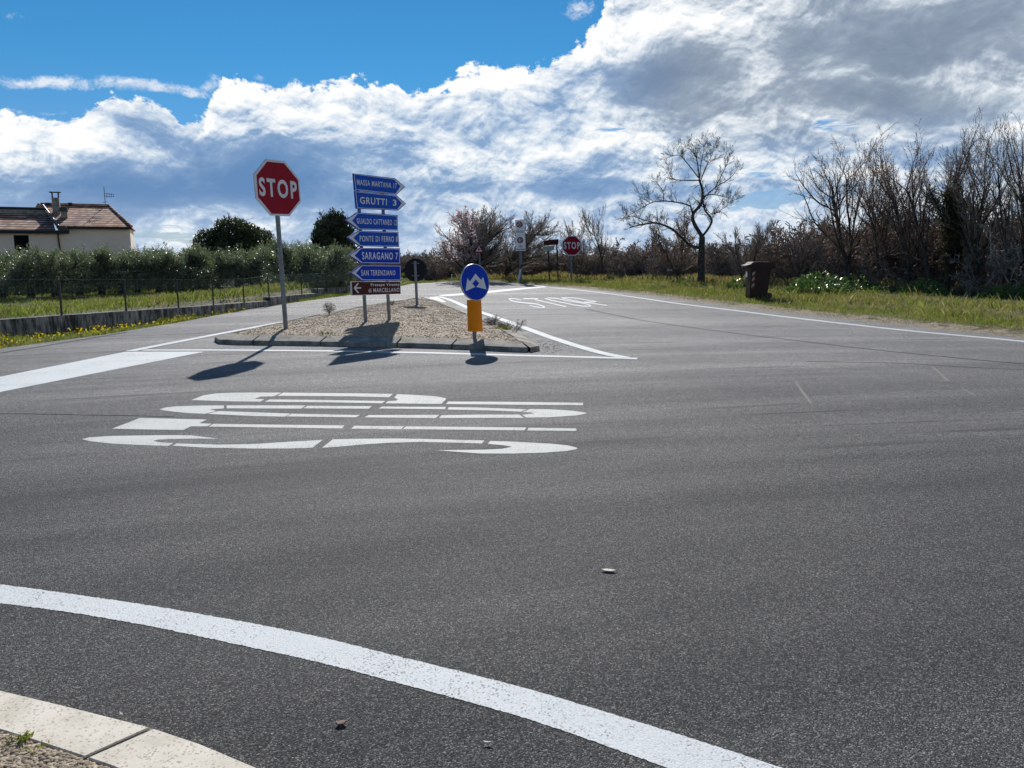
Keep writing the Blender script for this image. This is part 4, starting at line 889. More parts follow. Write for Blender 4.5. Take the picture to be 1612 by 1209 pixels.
def leaf_arrays(C, D, L, W, rg):                 # diamond leaves
    n = len(C); D = D/(np.linalg.norm(D, axis=1, keepdims=True)+1e-9); h = rg.normal(size=(n, 3)); S_ = np.cross(D, h); S_ /= np.linalg.norm(S_, axis=1, keepdims=True)+1e-9
    L = np.asarray(L).reshape(-1, 1); W = np.asarray(W).reshape(-1, 1); bend = np.cross(D, S_)*L*.12
    V = np.stack([C, C+D*L*.45+S_*W*.5+bend, C+D*L, C+D*L*.45-S_*W*.5+bend], 1).reshape(-1, 3); b = (np.arange(n)*4)[:, None]; return V, b+np.array([[0, 1, 2, 3]])
def cat_arr(items):
    Vs, Fs, Ms = [], [], []; k = 0
    for V, F, m in items: Vs.append(V); Fs.append(F+k); Ms.append(np.full(len(F), m)); k += len(V)
    return np.concatenate(Vs), np.concatenate(Fs), np.concatenate(Ms)
def me_only(o): me = o.data; bpy.data.objects.remove(o); return me

BARE = dict(n=[8, 7, 5, 4], wob=[.08, .09, .10, .12], up=[.04, .06, .05, .03], tap=.4, start=[.2, .1, .0, 0], kids=[1.7, 1.5, 1.3, 0], ang=[.65, .6, .6, .6], lr=[.66, .52, .50, .5], rr=.55)
def make_bare(seed, H, r=.09, stems=1, P=BARE, spread=.25, leaf=None, leafn=0, leaf_sel=None, rmin=.0042, leaf_size=(.03, .06)):
    rg = random.Random(seed); segs = []
    for s in range(stems):
        a = rg.uniform(0, 6.28); sp = spread if stems > 1 else .04
        grow(rg, (0., 0., -.1), nrm((math.cos(a)*sp, math.sin(a)*sp, 1)), H*.55, r*(1 if stems == 1 else rg.uniform(.5, 1)), 0, segs, P)
    segs = [(a, b, max(c, rmin), max(d, rmin*.8), l) for a, b, c, d, l in segs]
    zmax = float(np.percentile([s[1][2] for s in segs], 98.3)); k = H/zmax
    segs = [(tuple(x*k for x in a), tuple(x*k for x in b), c, d, l) for a, b, c, d, l in segs]
    return segs
def leaves_on(segs, n, rg, size, lev=3, sel=None, aspect=.45):
    tw = [s for s in segs if s[4] >= lev and (sel is None or sel(s[1]))]
    if not tw: return np.zeros((0, 3)), np.zeros((0, 4), int)
    id_ = rg.integers(0, len(tw), n); A = np.array([tw[i][0] for i in id_]); B = np.array([tw[i][1] for i in id_]); t = rg.random((n, 1)); C = A+(B-A)*t
    L = rg.uniform(*size, n); return leaf_arrays(C, rg.normal(size=(n, 3))+(B-A)*2, L, L*aspect, rg)
def tree_obj(name, label, cat, pos3, segs, split, bark, twigm, extra=None, group=None, rz=0., crown='branches'):
    root = empty(name, pos3); root.rotation_euler.z = rz; tag(root, label, cat, group)
    thick = [s for s in segs if s[4] <= split]; thin = [s for s in segs if s[4] > split]
    V, F = seg_arrays(thick, 7); o = np_mesh('trunk', V, F, bark, root); o.data.polygons.foreach_set('use_smooth', [True]*len(o.data.polygons))
    V, F = seg_arrays(thin, 3); np_mesh(crown, V, F, twigm, root)
    if extra:
        for nm, V, F, m in extra: np_mesh(nm, V, F, m, root)
    return root

# --- the lone bare tree with its traced limbs
def lone_tree():
    b = hit(1103.7, 447); Y = b.y; rg = random.Random(11); zx = lambda pts: [(980+x/3.556, 160+y/3.556) for x, y in pts]; segs = []
    depth = {}
    limbs = [([(440,1025),(440,900),(445,755)], .19, .14, 0, 0), ([(445,755),(400,680),(395,630),(440,570),(447,500),(430,440)], .12, .065, 0, .5), ([(445,755),(480,710),(500,660),(462,610),(452,575)], .075, .04, -.4, -1.0),
        ([(432,820),(380,805),(330,760),(280,715),(190,680),(100,690),(40,705)], .095, .03, 0, -1.6), ([(190,680),(110,660),(50,640),(0,655)], .035, .012, -1.0, -2.0), ([(395,640),(385,600),(370,580),(280,560),(180,560),(100,600),(30,640)], .06, .014, .1, 1.6),
        ([(430,440),(420,350),(405,300),(350,240)], .045, .012, .5, 1.0), ([(430,440),(340,440),(280,430),(255,380)], .04, .012, .4, 1.6), ([(435,450),(470,360),(500,300),(512,250)], .035, .010, .4, -.6),
        ([(447,530),(500,520),(560,530),(640,550)], .04, .010, .4, -1.6), ([(448,545),(520,480),(600,430),(645,375)], .045, .010, .3, 1.8), ([(425,425),(350,330),(310,300),(245,315)], .035, .010, .5, -.9),
        ([(520,480),(560,400),(590,330),(580,285)], .03, .010, .9, 1.8), ([(452,575),(500,630),(560,600),(600,560)], .025, .009, -1.0, -1.7), ([(230,560),(225,500),(190,450)], .025, .008, .6, 1.5), ([(150,565),(140,520),(90,520)], .02, .008, .6, 2.2), ([(430,440),(440,340),(455,260),(440,235)], .03, .009, .4, .2)]
    PT = dict(n=[5, 4, 3], wob=[.10, .11, .12], up=[.08, .07, .04], tap=.4, start=[.15, .1, 0], kids=[1.3, 1.1, 0], ang=[.55, .55, .6], lr=[.62, .6, .5], rr=.62)
    for pts, r0, r1, y0, y1 in limbs:
        if r0 < .19: r0 *= .8; r1 *= .75
        px = smooth_px(zx(pts), 4); n = len(px); W = [atY(x, y, Y+y0+(y1-y0)*i/(n-1)) for i, (x, y) in enumerate(px)]; W = [w-b for w in W]
        for i in range(n-1):
            ra = r0+(r1-r0)*i/(n-1); rb = r0+(r1-r0)*(i+1)/(n-1); segs.append((tuple(W[i]), tuple(W[i+1]), ra, rb, 0))
            if r0 < .13 and i > n*.2 and rg.random() < .85:
                for _ in range(1 if ra > .05 else 2):
                    d = (W[i+1]-W[i]).normalized(); u = Vector((rg.gauss(0, 1), rg.gauss(0, 1), rg.gauss(.5, 1))).normalized(); c = (d*.6+u).normalized(); grow(rg, tuple(W[i+1]), tuple(c), rg.uniform(.24, .60), min(.012, rb*.45), 1-1, tmp := [], PT)
                    segs += [(a, e, max(f_, .0042), max(g_, .0032), 2+l) for a, e, f_, g_, l in tmp]
    tree_obj('bare_tree', 'lone dark leafless tree with a forked crooked trunk left of the bin', 'tree', b, segs, 1, M['bark'], M['bark'])
lone_tree()

# --- tree placement by pixel column, base row and top row
def place(px, ybase, ytop):
    b = hit(px, ybase); top_ = atY(px, ytop, b.y).z; return b, top_-b.z
def blossom():
    b, H = place(733, 442.5, 334); rg = np.random.default_rng(5)
    P = dict(BARE); P['kids'] = [2.0, 1.8, 1.7, 0]; P['up'] = [.0, .05, .07, .05]; P['start'] = [.1, .1, 0, 0]; P['ang'] = [.8, .6, .6, .6]
    segs = make_bare(21, H, .16, 4, P, .62, rmin=.0085)
    sel = lambda p: p[2] > H*.30 and (p[0]-.0) < .7
    V, F = leaves_on(segs, 6500, rg, (.05, .10), 2, sel, .9)
    tree_obj('blossom_tree', 'spreading tree with pale pink blossom on its left side behind the round sign', 'tree', b, segs, 1, M['bark'], M['twig'], [('blossom', V, F, M['petal'])])
    b, H = place(757, 441.5, 334); segs = make_bare(22, H, .17, 1, P, rmin=.0085)
    tree_obj('bare_tree', 'tall leafless tree whose thick trunk rises behind the warning triangle', 'tree', b+Vector((.1, .8, 0)), segs, 1, M['bark'], M['twig'])
    b, H = place(785, 441.5, 338); segs = make_bare(23, H, .12, 2, P, .5, rmin=.0085)
    tree_obj('bare_tree', 'leafless spreading tree just left of the white speed limit panels', 'tree', b+Vector((.1, 1.5, 0)), segs, 1, M['bark'], M['twig'])
blossom()
TR = dict(BARE); TR['kids'] = [1.7, 1.4, 1.2, 0]; TR['up'] = [.06, .10, .10, .07]; TR['ang'] = [.55, .5, .55, .6]; TR['start'] = [.15, .1, 0, 0]
def right_trees():
    rg = np.random.default_rng(9)
    specs = [(948, 440, 326, 31, 1, 'twig', None, 'pale leafless tree rising right behind the distant stop sign'),
             (912, 440, 345, 32, 2, 'twig', None, 'short leafless tree just left above the distant stop sign'),
             (1072, 446, 335, 33, 2, 'twig_red', (2600, .07), 'small tree holding dry reddish leaves behind the lone dark tree'),
             (1175, 449, 352, 34, 3, 'twig', None, 'low leafless tree between the lone dark tree and the bin'),
             (1262, 452, 345, 35, 3, 'twig', None, 'arching leafless shrub tree directly right of the bin'),
             (1345, 455, 214, 36, 2, 'twig_red', (1800, .055), 'tall airy tree with reddish buds, leftmost of the tall right hand trees'),
             (1392, 456, 238, 37, 2, 'twig_red', (1600, .055), 'slim budding tree second from the left among the tall right hand trees'),
             (1440, 458, 232, 38, 2, 'twig_red', (2600, .06), 'dense reddish tree in the middle of the tall right hand trees'),
             (1502, 462, 192, 39, 1, 'bark', None, 'dark ivy clad tree with the highest bare tips at right'),
             (1478, 461, 215, 40, 2, 'twig_red', (1500, .055), 'thin budding tree directly left of the ivy clad trunk'),
             (1560, 464, 215, 41, 3, 'twig', (1200, .05), 'many stemmed bare tree right of the ivy clad trunk'),
             (1605, 467, 176, 42, 3, 'twig', (1500, .05), 'tall many stemmed bare tree at the right edge of the view'),
             (1660, 468, 180, 43, 3, 'twig', None, 'bare tree just past the right edge of the view')]
    for px, yb, yt, seed, st, tm, lf, label in specs:
        b, H = place(px, yb, yt); P = TR; rmin = .0050*b.y/30
        segs = make_bare(seed, H, .10 if H > 4 else .06, st, P, .35, rmin=rmin); ex = None
        if lf: V, F = leaves_on(segs, lf[0], rg, (lf[1]*.6, lf[1]*1.3), 2); ex = [('buds', V, F, M['redleaf'])]
        if 'ivy' in label and 'dark' in label:
            n = 9000; z = rg.uniform(.6, H*.66, n); a = rg.uniform(0, 6.28, n); rad = rg.gamma(2., .10, n); C = np.stack([np.cos(a)*rad, np.sin(a)*rad, z], 1)
            thick = [s for s in segs if s[4] <= 1 and s[1][2] < H*.62]; id_ = rg.integers(0, len(thick), n); A = np.array([thick[i][0] for i in id_]); B = np.array([thick[i][1] for i in id_]); C = A+(B-A)*rg.random((n, 1))+rg.normal(0, .13, (n, 3))
            V, F = leaf_arrays(C, rg.normal(size=(n, 3)), rg.uniform(.05, .10, n), rg.uniform(.04, .08, n), rg); ex = [('ivy', V, F, M['ivy'])]
        tree_obj('bare_tree', label, 'tree', b+Vector((0, .4, 0)), segs, 1, M['bark'], M[tm], ex)
right_trees()

# --- tangled thicket along the far and right verges: one uncountable mass
THL = [(560, 444), (640, 443.5), (720, 442), (800, 441.5), (870, 440), (940, 441), (1010, 443.5), (1103, 446), (1180, 449.5), (1240, 452.5), (1300, 455), (1400, 459), (1500, 463.5), (1612, 470), (1750, 478)]
def thicket():
    SH = dict(n=[5, 5, 4, 3], wob=[.22, .26, .3, .3], up=[.04, .03, .02, .0], tap=.5, start=[.0, .0, 0, 0], kids=[1.6, 1.35, 1.1, 0], ang=[.6, .7, .8, .9], lr=[.62, .6, .55, .5], rr=.6)
    var = []
    for s in range(6):
        rg = random.Random(100+s); segs = []
        for k in range(7):
            a = rg.uniform(0, 6.28); grow(rg, (rg.gauss(0, .35), rg.gauss(0, .35), -.1), nrm((math.cos(a)*.7, math.sin(a)*.7, 1)), .62, .016, 0, segs, SH)
        V, F = seg_arrays([(a, b, max(c, .0048), max(d, .0040), l) for a, b, c, d, l in segs], 3); V /= max(1e-6, np.percentile(V[:, 2], 99.7)); var.append((V, F))
    rg = np.random.default_rng(77); items = []
    P = [G(*q) for q in THL]; tops = {560: 405, 640: 392, 720: 388, 800: 388, 870: 384, 940: 380, 1010: 376, 1103: 374, 1180: 376, 1240: 368, 1300: 352, 1400: 330, 1500: 315, 1612: 318, 1750: 320}
    cnt = 0
    for i in range(len(P)-1):
        a, b = P[i], P[i+1]; L = (b-a).length; n = max(3, int(L/.66)); ta, tb = tops[THL[i][0]], tops[THL[i+1][0]]
        for row in range(3):
            for j in range(n):
                t = (j+rg.random())/n; p = a.lerp(b, t); nr = Vector((p.x, p.y, 0)).normalized(); q = p+nr*(1.6+row*1.6+rg.uniform(.2, 1.4)); 
                px = THL[i][0]*(1-t)+THL[i+1][0]*t; yt = ta*(1-t)+tb*t
                H = (atY(px, yt, q.y).z)*rg.uniform(.55, 1.12)*(.62 if row == 0 else .95); 
                V, F = var[rg.integers(0, 6)]; an = rg.uniform(0, 6.28); c, s = math.cos(an), math.sin(an); sc = H*rg.uniform(.75, 1.05)
                z0_ = T1(q.x, q.y)
                W = np.stack([(V[:, 0]*c-V[:, 1]*s)*sc+q.x, (V[:, 0]*s+V[:, 1]*c)*sc+q.y, V[:, 2]*H+z0_], 1); items.append((W, F, int(rg.random() < .3))); cnt += 1
    V, F, mi = cat_arr(items); o = np_mesh('thicket', V, F, [M['twig'], M['twig_red']], None, mi); tag(o, 'tangled leafless brown thicket along the far side of the road', 'thicket', kind='stuff')
    print('thicket', cnt, len(F))
    # dark leaf litter and bramble leaves inside the thicket
    n = 34000; C = []
    tt = rg.uniform(0, len(P)-1.001, n); ii = tt.astype(int); fr = tt-ii; PX = np.array([(p.x, p.y) for p in P]); base = PX[ii]+(PX[ii+1]-PX[ii])*fr[:, None]; nr = base/np.linalg.norm(base, axis=1, keepdims=True)
    base = base+nr*rg.uniform(1.8, 7, (n, 1)); z = rg.beta(1.2, 2.6, n)*np.where(base[:, 0] > 10, 2.4, 1.5); C = np.stack([base[:, 0], base[:, 1], z], 1)
    V, F = leaf_arrays(C, rg.normal(size=(n, 3)), rg.uniform(.05, .13, n), rg.uniform(.03, .07, n), rg); o = np_mesh('bramble_leaves', V, F, M['ivy']); tag(o, 'dark withered bramble leaves inside the thicket', 'bramble', kind='stuff')
thicket()

# --- olive grove
def olive_variant(seed, H=2.6):
    rg = np.random.default_rng(seed); rp = random.Random(seed); segs = []
    P = dict(n=[5, 5, 5], wob=[.12, .15, .15], up=[.05, .12, .16], tap=.5, start=[.1, .1, 0], kids=[3.2, 2.6, 0], ang=[.75, .6, .5], lr=[.7, .55, .5], rr=.5)
    for k in range(3):
        a = k*2.1+rp.uniform(-.4, .4); grow(rp, (math.cos(a)*.05, math.sin(a)*.05, .45), nrm((math.cos(a)*.75, math.sin(a)*.75, 1)), 1.25, .07, 0, segs, P)
    trunk = [((0, 0, -.3), (.03, .02, .2), .19, .14, 0), ((.03, .02, .2), (0, 0, .5), .14, .12, 0)]
    tw = [s for s in segs if s[4] >= 1]; n = 8500; id_ = rg.integers(0, len(tw), n); A = np.array([tw[i][0] for i in id_]); B = np.array([tw[i][1] for i in id_])
    C = A+(B-A)*rg.random((n, 1))+rg.normal(0, .085, (n, 3)); D = (B-A)/(np.linalg.norm(B-A, axis=1, keepdims=True))*1.2+rg.normal(0, .8, (n, 3))+np.array([0, 0, .25])
    # drooping skirts so that the crown nearly reaches the grass
    k2 = 3400; a = rg.uniform(0, 6.28, k2); rr = rg.uniform(.5, 1.15, k2); zz_ = rg.uniform(.28, 1.2, k2); C2 = np.stack([np.cos(a)*rr, np.sin(a)*rr, zz_], 1); D2 = rg.normal(size=(k2, 3))+np.array([0, 0, -.4])
    C = np.concatenate([C, C2]); D = np.concatenate([D, D2]); n = len(C)
    # long upright shoots break the top outline
    for q in range(26):
        i = rg.integers(0, len(tw)); b0 = np.array(tw[i][1]); m_k = 26; t = rg.random((m_k, 1)); dr = np.array([rg.normal(0, .25), rg.normal(0, .25), 1.]); C = np.concatenate([C, b0+dr*t*.42+rg.normal(0, .012, (m_k, 3))]); D = np.concatenate([D, rg.normal(0, .4, (m_k, 3))+dr])
    n = len(C); V, F = leaf_arrays(C, D, rg.uniform(.07, .13, n), rg.uniform(.016, .028, n), rg); k = H/np.percentile(V[:, 2], 98.8)
    V = V*k; Vt, Ft = seg_arrays([(a, b, c, d, l) for a, b, c, d, l in trunk+segs], 5); Vt = Vt*k
    return me_only(np_mesh('trunk', Vt, Ft, M['bark'])), me_only(np_mesh('crown', V, F, M['olive'])), H
def olives():
    vs = [olive_variant(200+i) for i in range(5)]
    spots = [(-60, 468, 398), (8, 469, 397), (50, 470, 398), (88, 469, 396), (128, 465, 402), (160, 465, 393), (195, 464, 396), (218, 463, 400), (250, 462, 394), (285, 461, 392), (312, 458, 395), (342, 459, 397), (378, 458, 396), (412, 455, 396), (436, 453, 388), (459, 452, 382), (486, 450, 392), (510, 450, 390), (538, 449, 393), (565, 448, 396),
             (-30, 462, 402), (28, 462, 400), (68, 461, 399), (108, 460, 401), (142, 459, 398), (178, 458, 397), (206, 457, 396), (235, 456, 396), (268, 456, 394), (298, 454, 396), (326, 453, 398), (358, 452, 399), (395, 451, 397), (424, 450, 395), (472, 449, 391), (500, 448, 394), (525, 447, 395), (552, 446, 398)]
    words = ['leftmost, cut by the frame', 'beneath the house window', 'below the chimney', 'first trunk behind the fence post', 'left of the middle of the house wall']
    for i, (px, yb, yt) in enumerate(spots):
        if i >= 20 and i % 6 == 1: continue
        b, H = place(px, yb, yt+((i*37) % 11-5)*.9+(1.5 if i >= 20 else 0)); t, c, h = vs[i % 5]; root = empty('olive_tree', b); s = H/h; root.scale = (s*1.28, s*1.28, s); root.rotation_euler.z = (i*2.4) % 6.28
        row = 'front' if i < 20 else 'back'
        tag(root, 'silvery green olive tree in the %s row of the grove behind the wire fence' % row, 'olive tree', 'olive trees in the %s row behind the wire fence' % row)
        new_obj('trunk', t, None, root); new_obj('crown', c, None, root)
olives()

def evergreen(name, px0, px1, ybase, ytop, Y, seed, label, lobes, nleaf=26000, spiky=False):
    rg = np.random.default_rng(seed); cx = (px0+px1)/2; a = atY(px0, 400, Y); b = atY(px1, 400, Y); W = (b-a).length; zt = atY(cx, ytop, Y).z; zb = T1((a.x+b.x)/2, Y); H = zt-zb
    o = Vector(((a.x+b.x)/2, Y, zb)); root = empty(name, o); tag(root, label, 'tree')
    segs = []; rp = random.Random(seed); P = dict(n=[6, 5, 4], wob=[.08, .15, .2], up=[.05, .08, .06], tap=.5, start=[.15, .1, 0], kids=[2.5, 2.0, 0], ang=[.8, .7, .6], lr=[.6, .55, .5], rr=.55)
    grow(rp, (0, 0, -.3), (0, 0, 1), H*.8, .28, 0, segs, P); V, F = seg_arrays(segs, 6); np_mesh('trunk', V, F, M['bark'], root)
    C = []; 
    tot = sum(l[3]*l[4]*l[3] for l in lobes)
    for (lx, ly, lz, rx, rz) in lobes:      # centre (fractions of W and H), radii
        k = int(nleaf*rx*rz*rx/tot); u = rg.normal(size=(k, 3)); u /= np.linalg.norm(u, axis=1, keepdims=True); r = rg.uniform(.55, 1.03, (k, 1))**.6
        # clumps
        cl = rg.normal(size=(55, 3)); cl /= np.linalg.norm(cl, axis=1, keepdims=True); dd = u@cl.T; r = r*(.82+.26*np.clip((dd.max(1)-.90)/.1, 0, 1))[:, None]
        C.append(np.stack([lx*W+u[:, 0]*r[:, 0]*rx*W, ly*W+u[:, 1]*r[:, 0]*rx*W, lz*H+u[:, 2]*r[:, 0]*rz*H], 1))
    C = np.concatenate(C); n = len(C); D = rg.normal(size=(n, 3))+np.array([0, 0, .9 if spiky else .2]); V, F = leaf_arrays(C, D, rg.uniform(.14, .30, n), rg.uniform(.07, .14, n), rg); np_mesh('crown', V, F, M['oak'], root)
evergreen('evergreen_oak', 307, 436, 460, 344, 62., 51, 'broad dark evergreen tree rising above the olives left of the big stop sign', [(-.02, 0, .74, .30, .25), (-.28, 0, .63, .22, .21), (.22, 0, .67, .25, .22), (.38, 0, .55, .13, .15), (0, 0, .5, .42, .22), (-.40, .0, .5, .11, .14)])
evergreen('evergreen_pine', 484, 566, 460, 332, 62., 52, 'dark pointed evergreen tree partly behind the blue direction arrows', [(.05, 0, .80, .22, .18), (-.20, 0, .72, .14, .16), (.22, 0, .74, .17, .18), (0, 0, .58, .40, .22), (0, 0, .36, .46, .22), (-.18, 0, .90, .04, .10), (.02, 0, .95, .05, .09), (.2, 0, .93, .04, .08)], 22000, True)

# --- grass
def blades(name, C, L, W, m, rg, lean=.45, label='', cat='grass', mi=None):
    n = len(C); a = rg.uniform(0, 6.28, n); d = np.stack([np.cos(a), np.sin(a), np.zeros(n)], 1); b = rg.uniform(0, 6.28, n); t = np.stack([np.cos(b), np.sin(b), np.zeros(n)], 1); L = L[:, None]; W = W[:, None]; ln = rg.uniform(0, lean, (n, 1))*L
    up = np.array([[0, 0, 1.]]); V = np.stack([C-d*W*.5, C+d*W*.5, C+up*L*.6+t*ln*.4+d*W*.3, C+up*L+t*ln], 1)
    V = V.reshape(-1, 3); F = (np.arange(n)*4)[:, None]+np.array([[0, 1, 2, 3]]); o = np_mesh(name, V, F, m, None, mi); tag(o, label, cat, kind='stuff'); return o
def right_verge():
    rg = np.random.default_rng(31); E = np.array([(v.x, v.y) for v in road_w[len(ROAD_PX_LEFT):]]); n = 260000
    seg = np.linalg.norm(np.diff(E, axis=0), axis=1); 
    X = rg.uniform(-8, 20, n*3); Y = rg.uniform(9, 50, n*3); d = poly_dist(X, Y, road_poly); A = np.arctan2(X, Y)
    TL = np.array([(G(*q).x, G(*q).y) for q in THL]); 
    keep = (d > .02) & (d < 7.5) & (X > -7+0*Y) & ((X > -5) | (Y > 42)) & (A > -.22)
    dens = np.clip(1.25-Y/60, .3, 1); pn = np.sin(X*2.1+np.sin(Y*1.7)*2)*np.sin(Y*1.3+X*.6); keep &= rg.random(len(X)) < dens*(.55+.45*(pn > -.5))*np.where(d < .5, .35, 1)*np.where(d > 3.5, .4, 1)
    X, Y, d, pn = X[keep], Y[keep], d[keep], pn[keep]; Z = T(X, Y); k = len(X); L = rg.uniform(.025, .085, k)*(1+.6*np.clip(d-1.5, 0, 1.5))*(1+.35*pn)*np.where(rg.random(k) < .03, 2.2, 1.)
    mi = (rg.random(k) < np.where(d < .9, .50, .20)+.2*(np.sin(X*1.1+2)*np.sin(Y*.9) > .3)+np.where(d > 2.2, .25, 0)).astype(int)
    blades('verge_grass', np.stack([X, Y, Z], 1), L, rg.uniform(.006, .013, k)*(Y/22), [M['grass'], M['grass_dry']], rg, .8, 'rough green and straw coloured grass on the right verge', mi=mi); print('verge', k)
    # tall dry stalks at the thicket foot
    t = rg.uniform(2, len(THL)-1.001, 14000); i = t.astype(int); f_ = (t-i)[:, None]; B = TL[i]+(TL[i+1]-TL[i])*f_; nr = B/np.linalg.norm(B, axis=1, keepdims=True); B = B-nr*rg.normal(.1, .45, (len(B), 1)); keep = poly_dist(B[:, 0], B[:, 1], road_poly) > .5; B = B[keep]; k = len(B)
    cl = .5+.5*np.sin(B[:, 0]*1.9)*np.sin(B[:, 1]*1.1+1); blades('dry_stalks', np.stack([B[:, 0], B[:, 1], T(B[:, 0], B[:, 1])], 1), rg.uniform(.15, .42, k)*(.6+.6*cl), rg.uniform(.007, .014, k)*(B[:, 1]/24), M['grass_dry'], rg, .6, 'pale dry grass stalks at the foot of the thicket')
right_verge()
def left_grass():
    rg = np.random.default_rng(32); n = 260000; X = rg.uniform(-42, -2, n); Y = rg.uniform(8, 60, n); df = -poly_dist(X, Y, field_poly); dr = poly_dist(X, Y, road_poly)
    A = np.degrees(np.arctan2(X, Y)); vis = (A > -40) & (A < -4)
    k = vis & (df > .25) & (rg.random(n) < np.clip(14/np.maximum(df+Y*.35, 1), .10, 1)); x, y = X[k], Y[k]; s = df[k]; pn = np.sin(x*.9+np.sin(y*.8)*2)*np.sin(y*.7+x*.4)
    mi = (rg.random(len(x)) < .18+.25*(pn > .35)).astype(int)
    blades('field_grass', np.stack([x, y, T(x, y)], 1), rg.uniform(.07, .22, len(x))*(1+.5*pn), rg.uniform(.010, .022, len(x))*(y/18), [M['grass'], M['grass_dry']], rg, .8, 'rough grass in the olive grove behind the retaining wall', mi=mi); print('field', len(x))
    # strip between wall and road
    WPd = -poly_dist(X, Y, field_poly); X2 = rg.uniform(-16, -4, 400000); Y2 = rg.uniform(7, 40, 400000); d1 = poly_dist(X2, Y2, road_poly); d2 = -poly_dist(X2, Y2, field_poly)
    k = (d1 > -.03) & (d2 < -.02) & (d1 < 1.6) & (np.degrees(np.arctan2(X2, Y2)) > -50); x, y = X2[k], Y2[k]; d = d1[k]; z = T(x, y)
    blades('strip_grass', np.stack([x, y, z], 1), rg.uniform(.02, .07, len(x))*(1+.8*(np.sin(x*3)*np.sin(y*2.3) > .4)), rg.uniform(.007, .013, len(x))*(y/13), [M['grass'], M['grass_dry']], rg, .8, 'green grass strip between the retaining wall and the road', mi=(rg.random(len(x)) < .15).astype(int)); print('strip', len(x))
    # yellow flowers
    q = rg.choice(len(x), 3800, replace=False); q = q[(y[q] < 20) & (rng.random(len(q)) < .12+.45*np.clip(np.sin(x[q]*3+y[q]*2.2)+.3*np.sin(y[q]*9), 0, 1))]; C = np.stack([x[q], y[q], z[q]+rg.uniform(.03, .10, len(q))], 1); nn = len(q)
    Ls = rg.uniform(.020, .034, nn); items = []
    for r_ in range(3): items.append((*leaf_arrays(C-0, rg.normal(size=(nn, 3)), Ls, Ls, rg), 0))
    V, F, mi = cat_arr(items); tag(np_mesh('yellow_flowers', V, F, M['yellow']), 'small yellow flowers at the foot of the longest retaining wall', 'flowers', kind='stuff')
left_grass()

def dirt_edge():
    rg = random.Random(4); mb = MB(); P = [G(*q) for q in smooth_px(ROAD_PX_FAR[4:], 6)]; n = len(P); A = []; B = []; C = []
    for i, p in enumerate(P):
        d = (P[min(i+1, n-1)]-P[max(i-1, 0)]).normalized(); q = Vector((-d.y, d.x, 0)); q = q if q.dot(p) > 0 else -q; w = .45+.3*rg.random()
        A.append(p-q*.05*rg.random()+Vector((0, 0, .0012))); c = p+q*w*.5; c.z = .022; B.append(c); e = p+q*w; e.z = .062; C.append(e)
    mb.add(A+B+C, [(i, i+1, n+i+1, n+i) for i in range(n-1)]+[(n+i, n+i+1, 2*n+i+1, 2*n+i) for i in range(n-1)]); S('dirt_edge', mb, M['dirt'])
dirt_edge()
# --- leafy plants on the right verge
def leafy(px, py, w, h, n, label, seed, pale=0.3):
    rg = np.random.default_rng(seed); b = hit(px, py); sc = b.y/1211.; W, H = w*sc, h*sc; a = rg.uniform(0, 6.28, n); r = np.sqrt(rg.random(n)); C = np.stack([np.cos(a)*r*W/2, np.sin(a)*r*W*.35, (1-r**2)*H*rg.uniform(.1, 1., n)], 1)
    D = np.stack([np.cos(a), np.sin(a), rg.uniform(-.2, .9, n)], 1)+rg.normal(0, .5, (n, 3)); L = rg.uniform(.07, .14, n); V, F = leaf_arrays(C, D, L, L*.5, rg); o = np_mesh('leafy_plant', V, F, M['broad']); o.location = b; tag(o, label, 'plant', 'broad leaved plants at the foot of the thicket')
leafy(1290, 462, 110, 34, 1500, 'widest clump of glossy broad leaves right of the bin', 61)
leafy(1163, 456, 40, 20, 420, 'small broad leaved clump directly left of the bin', 62)
leafy(1078, 447, 42, 12, 300, 'low pale flowering clump left of the lone dark tree trunk', 63)
leafy(1452, 464, 80, 26, 800, 'glossy broad leaved clump under the dense reddish tree', 64)
leafy(1388, 462, 50, 14, 300, 'low sparse leafy clump between the two wide clumps', 65)
leafy(1590, 471, 90, 26, 800, 'leafy clump at the right edge of the view', 66)
leafy(1345, 459, 60, 30, 500, 'dark leafy clump under the leftmost tall budding tree', 67)
mb = MB(); b = hit(1252, 449); mb.box((b.x, b.y, b.z+.28), (.28, .2, .12), .3, .8); mb.box((b.x+.02, b.y, b.z+.12), (.22, .18, .26), .1); tag(mb.build('stone_block', M['kerb'], bevel=.02), 'pale stone block among the plants right of the bin', 'stone')

# --- dry weeds on the island
def weed(px, py, H, n, label, seed, z=.14, spread=.6, m='twig', off=(0, 0)):
    rp = random.Random(seed); b = G(px, py, z); segs = []; P = dict(n=[4, 4, 3], wob=[.15, .25, .3], up=[.03, .0, .0], tap=.5, start=[.1, 0, 0], kids=[1.6, 1.4, 0], ang=[.6, .7, .7], lr=[.6, .6, .5], rr=.7)
    for k in range(n): a = rp.uniform(0, 6.28); grow(rp, (0, 0, 0), nrm((math.cos(a)*spread, math.sin(a)*spread, 1)), H, .004, 0, segs, P)
    segs = [(a, b_, max(c, .0022), max(d, .0018), l) for a, b_, c, d, l in segs]; V, F = seg_arrays(segs, 3); o = np_mesh('dry_weed', V, F, M[m]); o.location = b; tag(o, label, 'weed')
weed(518, 495, .20, 10, 'dry twiggy weed on the left edge of the gravel island', 71)
weed(776, 514, .16, 14, 'dark dry weed just right of the orange marker board', 72, .08, .9)
weed(795, 520, .14, 16, 'low spreading dry weed on the right kerb of the island', 73, .06, 1.1)
weed(812, 524, .22, 5, 'arching grass stems leaning over the white line by the island', 74, .05, 1.2)
weed(616, 481, .10, 6, 'tiny reddish dry weed behind the right direction post', 75, .14, .6, 'twig_red')
